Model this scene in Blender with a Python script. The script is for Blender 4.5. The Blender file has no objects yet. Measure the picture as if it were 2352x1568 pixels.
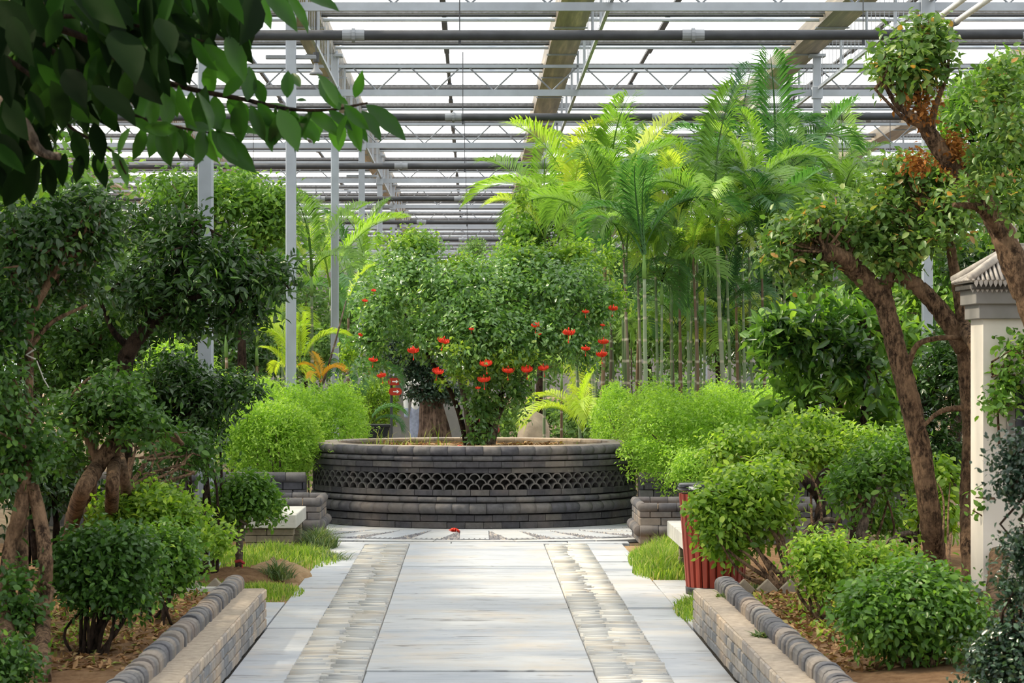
import bpy, math
import numpy as np
from mathutils import Vector, Matrix

# ------------------------------------------------------------------ camera, world, sun, exposure
SC = bpy.context.scene
COL = SC.collection
F = 6400.0            # focal length in pixels of the 2352 px wide frame
EYE = 1.7             # eye height in metres; camera at the origin, looking along +Y
VPX, VPY = 1085.0, 832.0

cam = bpy.data.cameras.new('camera')
cam.sensor_width = 36.0
cam.lens = 36.0 * F / 2352.0
cam.shift_x = (1176.0 - VPX) / 2352.0
cam.shift_y = (VPY - 784.0) / 2352.0
cam.clip_end = 600
cam.dof.use_dof = True
cam.dof.focus_distance = 27.5
cam.dof.aperture_fstop = 13.0
camo = bpy.data.objects.new('camera', cam)
COL.objects.link(camo)
camo.location = (0, 0, EYE)
camo.rotation_euler = (math.pi / 2, 0, 0)
SC.camera = camo

world = bpy.data.worlds.new('sky')
SC.world = world
world.use_nodes = True
bg = world.node_tree.nodes['Background']
bg.inputs['Color'].default_value = (0.93, 0.965, 1.0, 1)
bg.inputs['Strength'].default_value = 1.8

sun = bpy.data.lights.new('sun', 'SUN')
sun.energy = 11.0
sun.color = (1.0, 0.84, 0.62)
sun.angle = math.radians(3.0)
suno = bpy.data.objects.new('sun', sun)
COL.objects.link(suno)
SUN_FROM = Vector((-0.85, 0.10, 1.0)).normalized()
suno.rotation_euler = SUN_FROM.to_track_quat('Z', 'Y').to_euler()
suno.location = (-20, 20, 40)

SC.view_settings.view_transform = 'Standard'
SC.view_settings.look = 'None'
SC.view_settings.gamma = 1.0
SC.view_settings.use_curve_mapping = False
SC.view_settings.exposure = 0.0

RNG = np.random.default_rng(7)

def at(px, py, Y):
    """the point at depth Y that lies on the sight line of a photo pixel"""
    return np.array(((px - VPX) * Y / F, Y, EYE + (VPY - py) * Y / F))

# ------------------------------------------------------------------ materials
MATS = {}
def _new(name):
    m = bpy.data.materials.new(name)
    m.use_nodes = True
    nt = m.node_tree
    nt.nodes.clear()
    out = nt.nodes.new('ShaderNodeOutputMaterial')
    return m, nt, out

def ramp(nt, stops, fac=None, interp='LINEAR'):
    r = nt.nodes.new('ShaderNodeValToRGB')
    cr = r.color_ramp
    cr.interpolation = interp
    while len(cr.elements) < len(stops):
        cr.elements.new(0.5)
    for e, (p, c) in zip(cr.elements, stops):
        e.position = p
        e.color = (*c, 1)
    if fac is not None:
        nt.links.new(fac, r.inputs[0])
    return r.outputs[0]

def noise(nt, scale, detail=4, rough=0.55, vec=None, stretch=None, out='Fac'):
    n = nt.nodes.new('ShaderNodeTexNoise')
    n.inputs['Scale'].default_value = scale
    n.inputs['Detail'].default_value = detail
    n.inputs['Roughness'].default_value = rough
    if vec is None:
        g = nt.nodes.new('ShaderNodeNewGeometry')
        vec = g.outputs['Position']
    if stretch is not None:
        mp = nt.nodes.new('ShaderNodeMapping')
        mp.inputs['Scale'].default_value = stretch
        nt.links.new(vec, mp.inputs['Vector'])
        vec = mp.outputs[0]
    nt.links.new(vec, n.inputs['Vector'])
    return n.outputs[out]

def mixc(nt, fac, a, b, mode='MIX'):
    m = nt.nodes.new('ShaderNodeMix')
    m.data_type = 'RGBA'
    m.blend_type = mode
    for v, i in ((fac, 0), (a, 6), (b, 7)):
        if isinstance(v, (int, float)):
            m.inputs[i].default_value = v
        elif isinstance(v, tuple):
            m.inputs[i].default_value = (*v, 1)
        else:
            nt.links.new(v, m.inputs[i])
    return m.outputs[2]

def math_n(nt, op, a, b=None):
    m = nt.nodes.new('ShaderNodeMath')
    m.operation = op
    for v, i in ((a, 0), (b, 1)):
        if v is None:
            continue
        if isinstance(v, (int, float)):
            m.inputs[i].default_value = v
        else:
            nt.links.new(v, m.inputs[i])
    return m.outputs[0]

def bump(nt, h, strength=0.4, dist=0.01):
    b = nt.nodes.new('ShaderNodeBump')
    b.inputs['Strength'].default_value = strength
    b.inputs['Distance'].default_value = dist
    nt.links.new(h, b.inputs['Height'])
    return b.outputs[0]

def principled(nt, out, color, rough=0.8, metal=0.0, spec=0.3, normal=None):
    p = nt.nodes.new('ShaderNodeBsdfPrincipled')
    if isinstance(color, tuple):
        p.inputs['Base Color'].default_value = (*color, 1)
    else:
        nt.links.new(color, p.inputs['Base Color'])
    p.inputs['Roughness'].default_value = rough
    p.inputs['Metallic'].default_value = metal
    p.inputs['Specular IOR Level'].default_value = spec
    if normal is not None:
        nt.links.new(normal, p.inputs['Normal'])
    nt.links.new(p.outputs[0], out.inputs[0])
    return p

def obj_random(nt):
    return nt.nodes.new('ShaderNodeObjectInfo').outputs['Random']

def attr(nt, name):
    a = nt.nodes.new('ShaderNodeAttribute')
    a.attribute_name = name
    return a.outputs['Fac']

def plain(name, color, rough=0.7, metal=0.0, var=0.12, scale=8.0, spec=0.3, bumpy=0.0):
    m, nt, out = _new(name)
    n = noise(nt, scale, 5)
    lo = tuple(c * (1 - var) for c in color)
    hi = tuple(min(1, c * (1 + var)) for c in color)
    c = ramp(nt, [(0.3, lo), (0.7, hi)], n)
    nb = bump(nt, noise(nt, scale * 4, 4), bumpy) if bumpy else None
    principled(nt, out, c, rough, metal, spec, nb)
    MATS[name] = m
    return m

def stone_pieces(name, stops, rough=0.85, dust=(0.6, 0.45, 0.3), dust_amt=0.35, nscale=14.0, patch=0.25, bumpy=0.35):
    """masonry whose every piece has its own shade, with stains and dusty upper faces"""
    m, nt, out = _new(name)
    base = ramp(nt, stops, obj_random(nt))
    n = noise(nt, nscale, 6, 0.65)
    v = ramp(nt, [(0.25, (0.62, 0.62, 0.62)), (0.75, (1.3, 1.3, 1.3))], n)
    c = mixc(nt, 1.0, base, v, 'MULTIPLY')
    big = noise(nt, 1.7, 3)
    fac = ramp(nt, [(0.5, (0, 0, 0)), (0.72, (1, 1, 1))], big)
    c = mixc(nt, math_n(nt, 'MULTIPLY', fac, dust_amt), c, dust)
    eff = noise(nt, 23.0, 4, 0.7)
    fe = ramp(nt, [(0.66, (0, 0, 0)), (0.74, (1, 1, 1))], eff)
    c = mixc(nt, math_n(nt, 'MULTIPLY', fe, patch), c, (0.55, 0.53, 0.52))
    principled(nt, out, c, rough, 0, 0.25, bump(nt, noise(nt, 60, 5, 0.7), bumpy, 0.006))
    MATS[name] = m
    return m

def leaf_mat(name, stops, rough=0.45, trans=0.35, spec=0.4, per_object=False, tcol=1.6):
    """leaf blade: glossy upper side, light passing through; each leaf has its own tint"""
    m, nt, out = _new(name)
    fac = obj_random(nt) if per_object else attr(nt, 'tint')
    c = ramp(nt, stops, fac)
    p = nt.nodes.new('ShaderNodeBsdfPrincipled')
    nt.links.new(c, p.inputs['Base Color'])
    p.inputs['Roughness'].default_value = rough
    p.inputs['Specular IOR Level'].default_value = spec
    t = nt.nodes.new('ShaderNodeBsdfTranslucent')
    tc = mixc(nt, 1.0, c, (tcol * 1.05, tcol * 1.1, tcol * 0.5), 'MULTIPLY')
    nt.links.new(tc, t.inputs['Color'])
    mx = nt.nodes.new('ShaderNodeMixShader')
    mx.inputs[0].default_value = trans
    nt.links.new(p.outputs[0], mx.inputs[1])
    nt.links.new(t.outputs[0], mx.inputs[2])
    nt.links.new(mx.outputs[0], out.inputs[0])
    MATS[name] = m
    return m

def bark_mat(name, dark, light, scale=42.0, stretch=(1, 1, 0.4)):
    m, nt, out = _new(name)
    n = noise(nt, scale, 6, 0.75, stretch=stretch)
    c = ramp(nt, [(0.36, tuple(x * .55 for x in dark)), (0.46, dark), (0.58, light), (0.72, tuple(min(1, x * 1.5) for x in light))], n)
    n2 = noise(nt, 7.0, 5, .65)
    c = mixc(nt, ramp(nt, [(0.42, (0, 0, 0)), (0.66, (0.65, 0.65, 0.65))], n2), c, tuple(min(1, x * 1.5) for x in light))
    c = mixc(nt, ramp(nt, [(0.60, (0, 0, 0)), (0.70, (0.8, 0.8, 0.8))], noise(nt, 11.0, 4, .6)), c, dark)
    principled(nt, out, c, 0.92, 0, 0.12, bump(nt, n, 1.0, 0.03))
    MATS[name] = m
    return m

# ------------------------------------------------------------------ mesh helpers
class MB:
    """collects boxes, tubes and free faces; build() links them as ONE mesh object"""
    def __init__(s):
        s.v = []; s.f = []
    def add(s, vs, fs):
        o = len(s.v)
        s.v.extend([tuple(map(float, p)) for p in vs])
        s.f.extend([tuple(i + o for i in f) for f in fs])
        return s
    def box(s, c, size, rz=0.0, taper=1.0):
        hx, hy, hz = size[0] / 2, size[1] / 2, size[2] / 2
        cr, sr = math.cos(rz), math.sin(rz)
        vs = []
        for z, k in ((-hz, 1.0), (hz, taper)):
            for x, y in ((-hx, -hy), (hx, -hy), (hx, hy), (-hx, hy)):
                x *= k; y *= k
                vs.append((c[0] + x * cr - y * sr, c[1] + x * sr + y * cr, c[2] + z))
        return s.add(vs, [(0, 3, 2, 1), (4, 5, 6, 7), (0, 1, 5, 4), (1, 2, 6, 5), (2, 3, 7, 6), (3, 0, 4, 7)])
    def bbox(s, c, size, b=0.006):
        """box with chamfered edges"""
        hx, hy, hz = size[0] / 2, size[1] / 2, size[2] / 2
        b = min(b, hx * 0.6, hy * 0.6, hz * 0.6)
        vs, idx = [], {}
        for sx in (-1, 1):
            for sy in (-1, 1):
                for sz in (-1, 1):
                    for ax in range(3):
                        p = [sx * (hx - b), sy * (hy - b), sz * (hz - b)]
                        p[ax] = (sx * hx, sy * hy, sz * hz)[ax]
                        idx[(sx, sy, sz, ax)] = len(vs)
                        vs.append((c[0] + p[0], c[1] + p[1], c[2] + p[2]))
        fs = []
        def q(ks):
            fs.append(tuple(idx[k] for k in ks))
        for ax in range(3):
            o = [i for i in range(3) if i != ax]
            for sgn in (-1, 1):
                ring = []
                for a, bb in ((-1, -1), (1, -1), (1, 1), (-1, 1)):
                    k = [0, 0, 0]; k[ax] = sgn; k[o[0]] = a; k[o[1]] = bb
                    ring.append((*k, ax))
                q(ring)
            # edges parallel to ax
            for a in (-1, 1):
                for bb in (-1, 1):
                    ks = []
                    for sgn, axx in ((-1, o[0]), (1, o[0]), (1, o[1]), (-1, o[1])):
                        k = [0, 0, 0]; k[ax] = sgn; k[o[0]] = a; k[o[1]] = bb
                        ks.append((*k, axx))
                    q(ks)
        for sx in (-1, 1):
            for sy in (-1, 1):
                for sz in (-1, 1):
                    q([(sx, sy, sz, 0), (sx, sy, sz, 1), (sx, sy, sz, 2)])
        return s.add(vs, fs)
    def tube(s, pts, rad, n=8, cap=True, wob=0.0, rng=None):
        pts = [np.array(p, float) for p in pts]
        k = len(pts)
        rad = [rad] * k if isinstance(rad, (int, float)) else list(rad)
        T = [pts[min(i + 1, k - 1)] - pts[max(i - 1, 0)] for i in range(k)]
        T = [t / (np.linalg.norm(t) + 1e-9) for t in T]
        u = np.cross(T[0], (0.3, 0.9, 0.17)); u /= np.linalg.norm(u) + 1e-9
        vs = []
        for i in range(k):
            u = u - T[i] * np.dot(u, T[i]); u /= np.linalg.norm(u) + 1e-9
            w = np.cross(T[i], u)
            for j in range(n):
                a = 2 * math.pi * j / n
                r = rad[i] * (1 + (rng.uniform(-wob, wob) if rng is not None else 0))
                vs.append(pts[i] + r * (math.cos(a) * u + math.sin(a) * w))
        fs = []
        for i in range(k - 1):
            for j in range(n):
                a, b = i * n + j, i * n + (j + 1) % n
                fs.append((a, b, b + n, a + n))
        if cap:
            fs.append(tuple(range(n - 1, -1, -1)))
            fs.append(tuple(range((k - 1) * n, k * n)))
        return s.add(vs, fs)
    def lathe(s, prof, n=48, c=(0, 0, 0), a0=0.0, a1=2 * math.pi, close=True):
        """prof: list of (r, z)"""
        full = abs(a1 - a0 - 2 * math.pi) < 1e-6
        m = n if full else n + 1
        vs = []
        for i in range(m):
            a = a0 + (a1 - a0) * i / n
            for r, z in prof:
                vs.append((c[0] + r * math.sin(a), c[1] - r * math.cos(a), c[2] + z))
        k = len(prof)
        fs = []
        for i in range(n):
            i2 = (i + 1) % m
            for j in range(k if close else k - 1):
                j2 = (j + 1) % k
                fs.append((i * k + j, i2 * k + j, i2 * k + j2, i * k + j2))
        if not full and close:
            fs.append(tuple(range(k - 1, -1, -1)))
            fs.append(tuple(n * k + j for j in range(k)))
        return s.add(vs, fs)
    def mesh(s, name, smooth=False):
        me = bpy.data.meshes.new(name)
        me.from_pydata(s.v, [], s.f)
        me.validate()
        if smooth:
            me.polygons.foreach_set('use_smooth', np.ones(len(me.polygons), bool))
        me.update()
        return me
    def build(s, name, mat, parent=None, smooth=False):
        return link(name, s.mesh(name, smooth), mat, parent)

def fix_normals(me):
    import bmesh
    bm = bmesh.new(); bm.from_mesh(me)
    bmesh.ops.recalc_face_normals(bm, faces=bm.faces)
    bm.to_mesh(me); bm.free()
    return me

def link(name, me, mat=None, parent=None, loc=None, rot=None, scale=None):
    if mat is not None and len(me.materials) == 0:
        me.materials.append(MATS[mat] if isinstance(mat, str) else mat)
    o = bpy.data.objects.new(name, me)
    COL.objects.link(o)
    if parent is not None:
        o.parent = parent
        # parts are modelled in world coordinates unless a placement is given
        if loc is None:
            pl = parent.get('_w', None)
            w = Vector(pl) if pl is not None else Vector((0, 0, 0))
            o.location = -w
    if loc is not None:
        o.location = loc
    if rot is not None:
        o.rotation_euler = rot
    if scale is not None:
        o.scale = scale
    return o

EMPTIES = []
def thing(name, label, cat, loc=(0, 0, 0), group=None, kind=None):
    o = bpy.data.objects.new(name, None)
    COL.objects.link(o)
    o.empty_display_size = 0.1
    o.location = loc
    o['_w'] = tuple(map(float, loc))
    EMPTIES.append(o)
    if label: o['label'] = label
    if cat: o['category'] = cat
    if group: o['group'] = group
    if kind: o['kind'] = kind
    return o

def tag(o, label=None, cat=None, group=None, kind=None):
    if label: o['label'] = label
    if cat: o['category'] = cat
    if group: o['group'] = group
    if kind: o['kind'] = kind
    return o

def np_mesh(name, V, Fc, sizes=None, tint=None):
    """fast mesh from numpy arrays; Fc: flat loop indices, sizes: loops per face (int or array)"""
    me = bpy.data.meshes.new(name)
    V = np.asarray(V, np.float32)
    Fc = np.asarray(Fc, np.int32).ravel()
    nf = len(Fc) // sizes if isinstance(sizes, int) else len(sizes)
    tot = np.full(nf, sizes, np.int32) if isinstance(sizes, int) else np.asarray(sizes, np.int32)
    st = np.zeros(nf, np.int32); st[1:] = np.cumsum(tot)[:-1]
    me.vertices.add(len(V)); me.vertices.foreach_set('co', V.ravel())
    me.loops.add(len(Fc)); me.loops.foreach_set('vertex_index', Fc)
    me.polygons.add(nf)
    me.polygons.foreach_set('loop_start', st)
    me.polygons.foreach_set('loop_total', tot)
    me.update(calc_edges=True)
    if tint is not None:
        a = me.attributes.new('tint', 'FLOAT', 'POINT')
        a.data.foreach_set('value', np.asarray(tint, np.float32))
    return me

# ------------------------------------------------------------------ leaves
LSC = 0.70
# template in (along, across, up); half outline folded at the midrib
LEAF_BIG = (np.array([(0, 0, 0), (.22, -.36, .07), (.60, -.42, .07), (1, 0, -.10), (.60, .42, .07), (.22, .36, .07), (.55, 0, -.02)]),
            [(0, 6, 1), (1, 6, 2), (2, 6, 3), (0, 5, 6), (5, 4, 6), (4, 3, 6)])
LEAF_MID = (np.array([(0, 0, 0), (.42, -.47, .08), (1, 0, -.09), (.42, .47, .08), (.46, 0, -.01)]), [(0, 4, 1), (1, 4, 2), (0, 3, 4), (3, 2, 4)])
LEAF_SM = (np.array([(0, 0, 0), (.45, -.5, .1), (1, 0, -.08), (.45, .5, .1)]), [(0, 2, 1), (0, 3, 2)])

def norm(a):
    return a / (np.linalg.norm(a, axis=-1, keepdims=True) + 1e-9)

def leaf_mesh(name, P, A, N, L, Wd, tpl, rng, tint=None):
    """P base points, A directions, N upper normals, L lengths, Wd widths"""
    A = norm(A)
    N = norm(N - A * np.sum(N * A, axis=1, keepdims=True))
    S = np.cross(N, A)
    tv, tf = tpl
    V = (P[:, None, :] + A[:, None, :] * (tv[None, :, 0:1] * L[:, None, None])
         + S[:, None, :] * (tv[None, :, 1:2] * Wd[:, None, None])
         + N[:, None, :] * (tv[None, :, 2:3] * L[:, None, None]))
    n, k = len(P), len(tv)
    f = np.array(tf, np.int32)
    Fc = (np.arange(n, dtype=np.int32)[:, None, None] * k + f[None]).reshape(-1)
    if tint is None:
        tint = rng.random(n)
    return np_mesh(name, V.reshape(-1, 3), Fc, 3, np.repeat(tint, k))

def blob_points(blobs, n, rng, shell=0.45, lump=0.14, bottom=0.35):
    """cluster points near the surface of a set of ellipsoids (cx,cy,cz,rx,ry,rz); returns points and outward directions"""
    B = np.array(blobs, float)
    area = (B[:, 3] * B[:, 4] + B[:, 4] * B[:, 5] + B[:, 3] * B[:, 5])
    pr = area / area.sum()
    i = rng.choice(len(B), n, p=pr)
    d = norm(rng.normal(size=(n, 3)))
    low = (d[:, 2] < -0.35) & (rng.random(n) > bottom)
    d[low, 2] *= -1
    b = B[i]
    ph = i * 1.7
    q = d * b[:, 3:6]
    lumps = np.sin(q[:, 0] * 9 / (b[:, 3] + .3) + ph) * np.sin(q[:, 2] * 8 / (b[:, 5] + .3) + 2 * ph) + np.sin(q[:, 1] * 7 / (b[:, 4] + .3) + 3 * ph)
    r = (1 - shell * rng.random(n) ** 1.6) * (1 + lump * 0.6 * lumps + lump * 0.5 * rng.normal(size=n))
    wild = rng.random(n) < .10
    r = r + wild * rng.exponential(.13, n)
    p = b[:, :3] + d * b[:, 3:6] * r[:, None]
    o = norm(d / b[:, 3:6])
    return p, o

def foliage(parent, blobs, mat, L, W, cover=2.6, k=5, seed=1, tpl=LEAF_BIG, shell=0.45, lump=0.14, bottom=0.35,
            droop=0.25, up=0.7, spread=0.09, name='foliage', nmax=14000, twig=True, tintf=None, lo=0.7, hi=1.2):
    rng = np.random.default_rng(seed)
    L *= LSC; W *= LSC
    blobs = [(b[0], b[1], b[2], max(b[3] * .5, b[3] - L * .4), max(b[4] * .5, b[4] - L * .4), max(b[5] * .5, b[5] - L * .4)) for b in blobs]
    if tpl is LEAF_BIG and blobs[0][1] > 25.5: tpl = LEAF_MID
    B = np.array(blobs, float)
    area = 4 * math.pi * ((B[:, 3] * B[:, 4] + B[:, 4] * B[:, 5] + B[:, 3] * B[:, 5]) / 3).sum()
    n = int(min(nmax * 1.75, cover * area / (L * W * 0.6)))
    nc = max(6, n // k)
    c, o = blob_points(blobs, nc, rng, shell, lump, bottom)
    tw = norm(o + 0.5 * rng.normal(size=(nc, 3)) + np.array((0, 0, 0.25)))
    P = np.repeat(c, k, 0); O = np.repeat(tw, k, 0)
    m = len(P)
    t = np.tile(np.linspace(-0.5, 0.5, k), nc)[:, None]
    P = P + O * t * (spread * 1.6) + rng.normal(size=(m, 3)) * spread * 0.25
    side = norm(np.cross(O, rng.normal(size=(m, 3))))
    A = norm(O * (0.35 + 0.5 * rng.random((m, 1))) + side * 0.9 + np.array((0, 0, -droop)))
    N = norm(np.array((0, 0, up)) + O * 0.4 + 0.55 * rng.normal(size=(m, 3)))
    Ls = L * rng.uniform(lo, hi, m)
    Ws = W * rng.uniform(0.75, 1.15, m) * Ls / L
    tint = np.clip(np.repeat(rng.random(nc), k) * 0.55 + rng.random(m) * 0.45, 0, 1)
    if tintf is not None:
        tint = tintf(P, tint, rng)
    me = leaf_mesh(name, P, A, N, Ls, Ws, tpl, rng, tint)
    ob = link(name, me, mat, parent)
    ob['kind'] = 'stuff'
    return ob, c

def stick(pts, r0, r1, n=8, seed=0, sub=5, wob=0.1, bend=0.02):
    """points along a gnarled limb through pts, and radii"""
    rng = np.random.default_rng(seed)
    pts = [np.array(p, float) for p in pts]
    # catmull-rom
    P = [2 * pts[0] - pts[1]] + pts + [2 * pts[-1] - pts[-2]]
    out = []
    for i in range(1, len(P) - 2):
        for j in range(sub):
            t = j / sub
            a, b, c, d = P[i - 1], P[i], P[i + 1], P[i + 2]
            q = 0.5 * (2 * b + (c - a) * t + (2 * a - 5 * b + 4 * c - d) * t * t + (3 * b - a - 3 * c + d) * t ** 3)
            out.append(q + rng.normal(size=3) * bend * r0)
    out.append(pts[-1])
    m = len(out)
    R = [r0 + (r1 - r0) * i / (m - 1) for i in range(m)]
    R = [r * (1 + rng.uniform(-wob, wob)) for r in R]
    return out, R

def limb(parent, name, pts, r0, r1, mat, n=8, seed=0, sub=5, wob=0.1, bend=0.02):
    p, r = stick(pts, r0, r1, n, seed, sub, wob, bend)
    return MB().tube(p, r, n, wob=0.06, rng=np.random.default_rng(seed + 99)).build(name, mat, parent, smooth=True)

def twigs(parent, name, starts, ends, r0, r1, mat, seed=0, kink=0.12):
    rng = np.random.default_rng(seed)
    mb = MB()
    for a, b in zip(starts, ends):
        a, b = np.array(a, float), np.array(b, float)
        L = np.linalg.norm(b - a)
        m1 = a + (b - a) * 0.35 + rng.normal(size=3) * kink * L + np.array((0, 0, 0.05 * L))
        m2 = a + (b - a) * 0.7 + rng.normal(size=3) * kink * L * 0.7
        mb.tube([a, m1, m2, b], [r0, r0 * .75, (r0 + r1) * .45, r1], 5, cap=False)
    o = mb.build(name, mat, parent, smooth=True)
    o['kind'] = 'stuff'
    return o

def pb(px, py, rx, ry, Y, dep=None):
    """ellipsoid from a photo outline at depth Y: centre and half sizes in pixels, half depth in metres"""
    c = at(px, py, Y)
    k = Y / F
    return (c[0], c[1], c[2], rx * k, dep if dep is not None else 0.9 * (rx + ry) / 2 * k, ry * k)

# ------------------------------------------------------------------ material library
plain('steel', (0.36, 0.40, 0.46), 0.5, 0.35, 0.10, 3.0)
plain('steel_dark', (0.06, 0.065, 0.075), 0.6, 0.2, 0.2, 6.0)
plain('pipe_dark', (0.045, 0.05, 0.06), 0.5, 0.1, 0.2, 5.0)
plain('pipe_grey', (0.22, 0.24, 0.27), 0.5, 0.1, 0.12, 5.0)
plain('screen_cloth', (0.20, 0.205, 0.22), 0.8, 0.2, 0.3, 22.0)
plain('white_enamel', (0.75, 0.76, 0.78), 0.5, 0, 0.05)
plain('mortar', (0.36, 0.30, 0.24), 0.95, 0, 0.25, 20.0, bumpy=0.4)
plain('mortar_dark', (0.09, 0.085, 0.08), 0.95, 0, 0.3, 20.0, bumpy=0.4)
plain('concrete', (0.50, 0.49, 0.46), 0.85, 0, 0.12, 9.0, bumpy=0.25)
plain('wall_white', (0.74, 0.69, 0.62), 0.9, 0, 0.08, 2.5, bumpy=0.1)
plain('wall_grey', (0.26, 0.25, 0.24), 0.9, 0, 0.12, 5.0)
plain('dark_glass', (0.02, 0.022, 0.03), 0.15, 0, 0.1)
plain('black_plastic', (0.015, 0.015, 0.02), 0.35, 0, 0.1)
plain('flower_red', (0.85, 0.05, 0.022), 0.5, 0, 0.2, 40.0)
plain('sign_red', (0.42, 0.035, 0.015), 0.5, 0, 0.05)
plain('sign_white', (0.8, 0.8, 0.8), 0.5, 0, 0.03)
plain('terracotta', (0.42, 0.09, 0.03), 0.7, 0, 0.12)
plain('twine', (0.5, 0.48, 0.42), 0.8, 0, 0.1)
plain('red_twine', (0.35, 0.04, 0.04), 0.8, 0, 0.1)
plain('boulder_stone', (0.46, 0.37, 0.28), 0.9, 0, 0.22, 7.0, bumpy=0.5)
plain('skin', (0.55, 0.33, 0.22), 0.6, 0, 0.05)
plain('trousers_blue', (0.32, 0.36, 0.50), 0.9, 0, 0.2, 20.0)
plain('shirt_white', (0.65, 0.66, 0.68), 0.9, 0, 0.05)
plain('shirt_red', (0.33, 0.05, 0.04), 0.9, 0, 0.1)
plain('hair_black', (0.015, 0.012, 0.01), 0.6, 0, 0.1)
plain('trousers_navy', (0.03, 0.035, 0.07), 0.9, 0, 0.1)
stone_pieces('planter_brick', [(0, (0.062, 0.06, 0.07)), (0.5, (0.08, 0.077, 0.083)), (0.9, (0.10, 0.095, 0.095)), (1, (0.13, 0.12, 0.115))],
             dust=(0.28, 0.22, 0.18), dust_amt=0.4)
stone_pieces('planter_roll', [(0, (0.085, 0.084, 0.098)), (0.5, (0.11, 0.107, 0.114)), (1, (0.145, 0.138, 0.138))],
             dust=(0.30, 0.24, 0.195), dust_amt=0.4, patch=0.12)
stone_pieces('arch_tile', [(0, (0.075, 0.072, 0.075)), (1, (0.13, 0.125, 0.12))], dust=(0.3, 0.24, 0.2), dust_amt=0.4, patch=0.1)
stone_pieces('grey_brick', [(0, (0.15, 0.155, 0.17)), (0.4, (0.22, 0.225, 0.24)), (0.75, (0.29, 0.275, 0.265)), (1, (0.36, 0.32, 0.28))],
             dust=(0.52, 0.38, 0.25), dust_amt=0.55)
stone_pieces('grey_brick_cap', [(0, (0.28, 0.255, 0.24)), (0.5, (0.38, 0.33, 0.285)), (1, (0.46, 0.38, 0.30))],
             dust=(0.60, 0.43, 0.28), dust_amt=0.7)
stone_pieces('soldier_brick', [(0, (0.10, 0.10, 0.115)), (0.6, (0.17, 0.165, 0.165)), (1, (0.25, 0.215, 0.185))],
             dust=(0.44, 0.33, 0.24), dust_amt=0.55)
stone_pieces('wall_brick_dark', [(0, (0.06, 0.06, 0.075)), (1, (0.13, 0.125, 0.13))], dust=(0.32, 0.27, 0.22), dust_amt=0.3)
stone_pieces('bench_brick', [(0, (0.17, 0.14, 0.10)), (1, (0.30, 0.26, 0.20))], dust=(0.4, 0.33, 0.24), dust_amt=0.4)
stone_pieces('roof_tile', [(0, (0.38, 0.35, 0.33)), (1, (0.55, 0.50, 0.46))], dust=(0.6, 0.5, 0.42), dust_amt=0.4)
bark_mat('bark_brown', (0.055, 0.034, 0.022), (0.26, 0.165, 0.10))
bark_mat('bark_dark', (0.012, 0.009, 0.007), (0.055, 0.036, 0.025))
bark_mat('bark_grey', (0.07, 0.055, 0.045), (0.24, 0.19, 0.15))
bark_mat('bark_ficus', (0.07, 0.045, 0.035), (0.25, 0.17, 0.13), 30.0, (1, 1, 0.10))

def make_slab_mat():
    m, nt, out = _new('slab')
    g = nt.nodes.new('ShaderNodeNewGeometry')
    base = ramp(nt, [(0, (0.40, 0.425, 0.475)), (0.5, (0.44, 0.46, 0.50)), (1, (0.475, 0.485, 0.505))], obj_random(nt))
    n = noise(nt, 2.2, 6, 0.65, stretch=(1.0, 1.3, 1))
    c = mixc(nt, 1.0, base, ramp(nt, [(0.3, (0.86, 0.87, 0.89)), (0.7, (1.08, 1.07, 1.04))], n), 'MULTIPLY')
    # warm beige patches, placed at random
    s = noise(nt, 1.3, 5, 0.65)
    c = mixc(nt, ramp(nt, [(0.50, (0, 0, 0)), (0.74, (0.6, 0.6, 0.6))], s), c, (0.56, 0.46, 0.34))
    # dark bedding cracks across the slab
    for (sx, sy, th, amt, gs) in ((0.35, 4.0, 0.006, 0.8, 1.9), (1.1, 8.0, 0.009, 0.5, 3.3)):
        st = noise(nt, 1.0, 3, 0.45, stretch=(sx, sy, 1))
        fine = noise(nt, gs, 4, 0.6, stretch=(1, 2.5, 1))
        d = math_n(nt, 'ABSOLUTE', math_n(nt, 'SUBTRACT', st, 0.5))
        line = ramp(nt, [(0.0, (1, 1, 1)), (th * .6, (1, 1, 1)), (th, (0, 0, 0))], d)
        gate = ramp(nt, [(0.50, (0, 0, 0)), (0.56, (1, 1, 1))], fine)
        c = mixc(nt, math_n(nt, 'MULTIPLY', line, math_n(nt, 'MULTIPLY', gate, amt)), c, (0.12, 0.11, 0.10))
    spk = noise(nt, 40, 4, 0.7)
    c = mixc(nt, ramp(nt, [(0.66, (0, 0, 0)), (0.75, (0.4, 0.4, 0.4))], spk), c, (0.3, 0.24, 0.18))
    principled(nt, out, c, 0.75, 0, 0.3, bump(nt, noise(nt, 9, 6, 0.6, stretch=(0.8, 1.5, 1)), 0.2, 0.008))
    MATS['slab'] = m
make_slab_mat()

def make_soil(name, a, b, c3):
    m, nt, out = _new(name)
    n = noise(nt, 9.0, 8, 0.7)
    c = ramp(nt, [(0.28, a), (0.5, b), (0.75, c3)], n)
    s = noise(nt, 55.0, 4, 0.7)
    c = mixc(nt, ramp(nt, [(0.6, (0, 0, 0)), (0.72, (0.6, 0.6, 0.6))], s), c, tuple(x * 0.4 for x in a))
    principled(nt, out, c, 0.97, 0, 0.1, bump(nt, noise(nt, 34, 7, 0.7), 0.9, 0.03))
    MATS[name] = m
make_soil('soil', (0.13, 0.07, 0.035), (0.24, 0.14, 0.075), (0.36, 0.235, 0.135))
make_soil('soil_sandy', (0.30, 0.19, 0.10), (0.45, 0.30, 0.17), (0.58, 0.42, 0.26))
make_soil('earth_far', (0.10, 0.075, 0.05), (0.20, 0.15, 0.10), (0.30, 0.24, 0.17))

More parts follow.
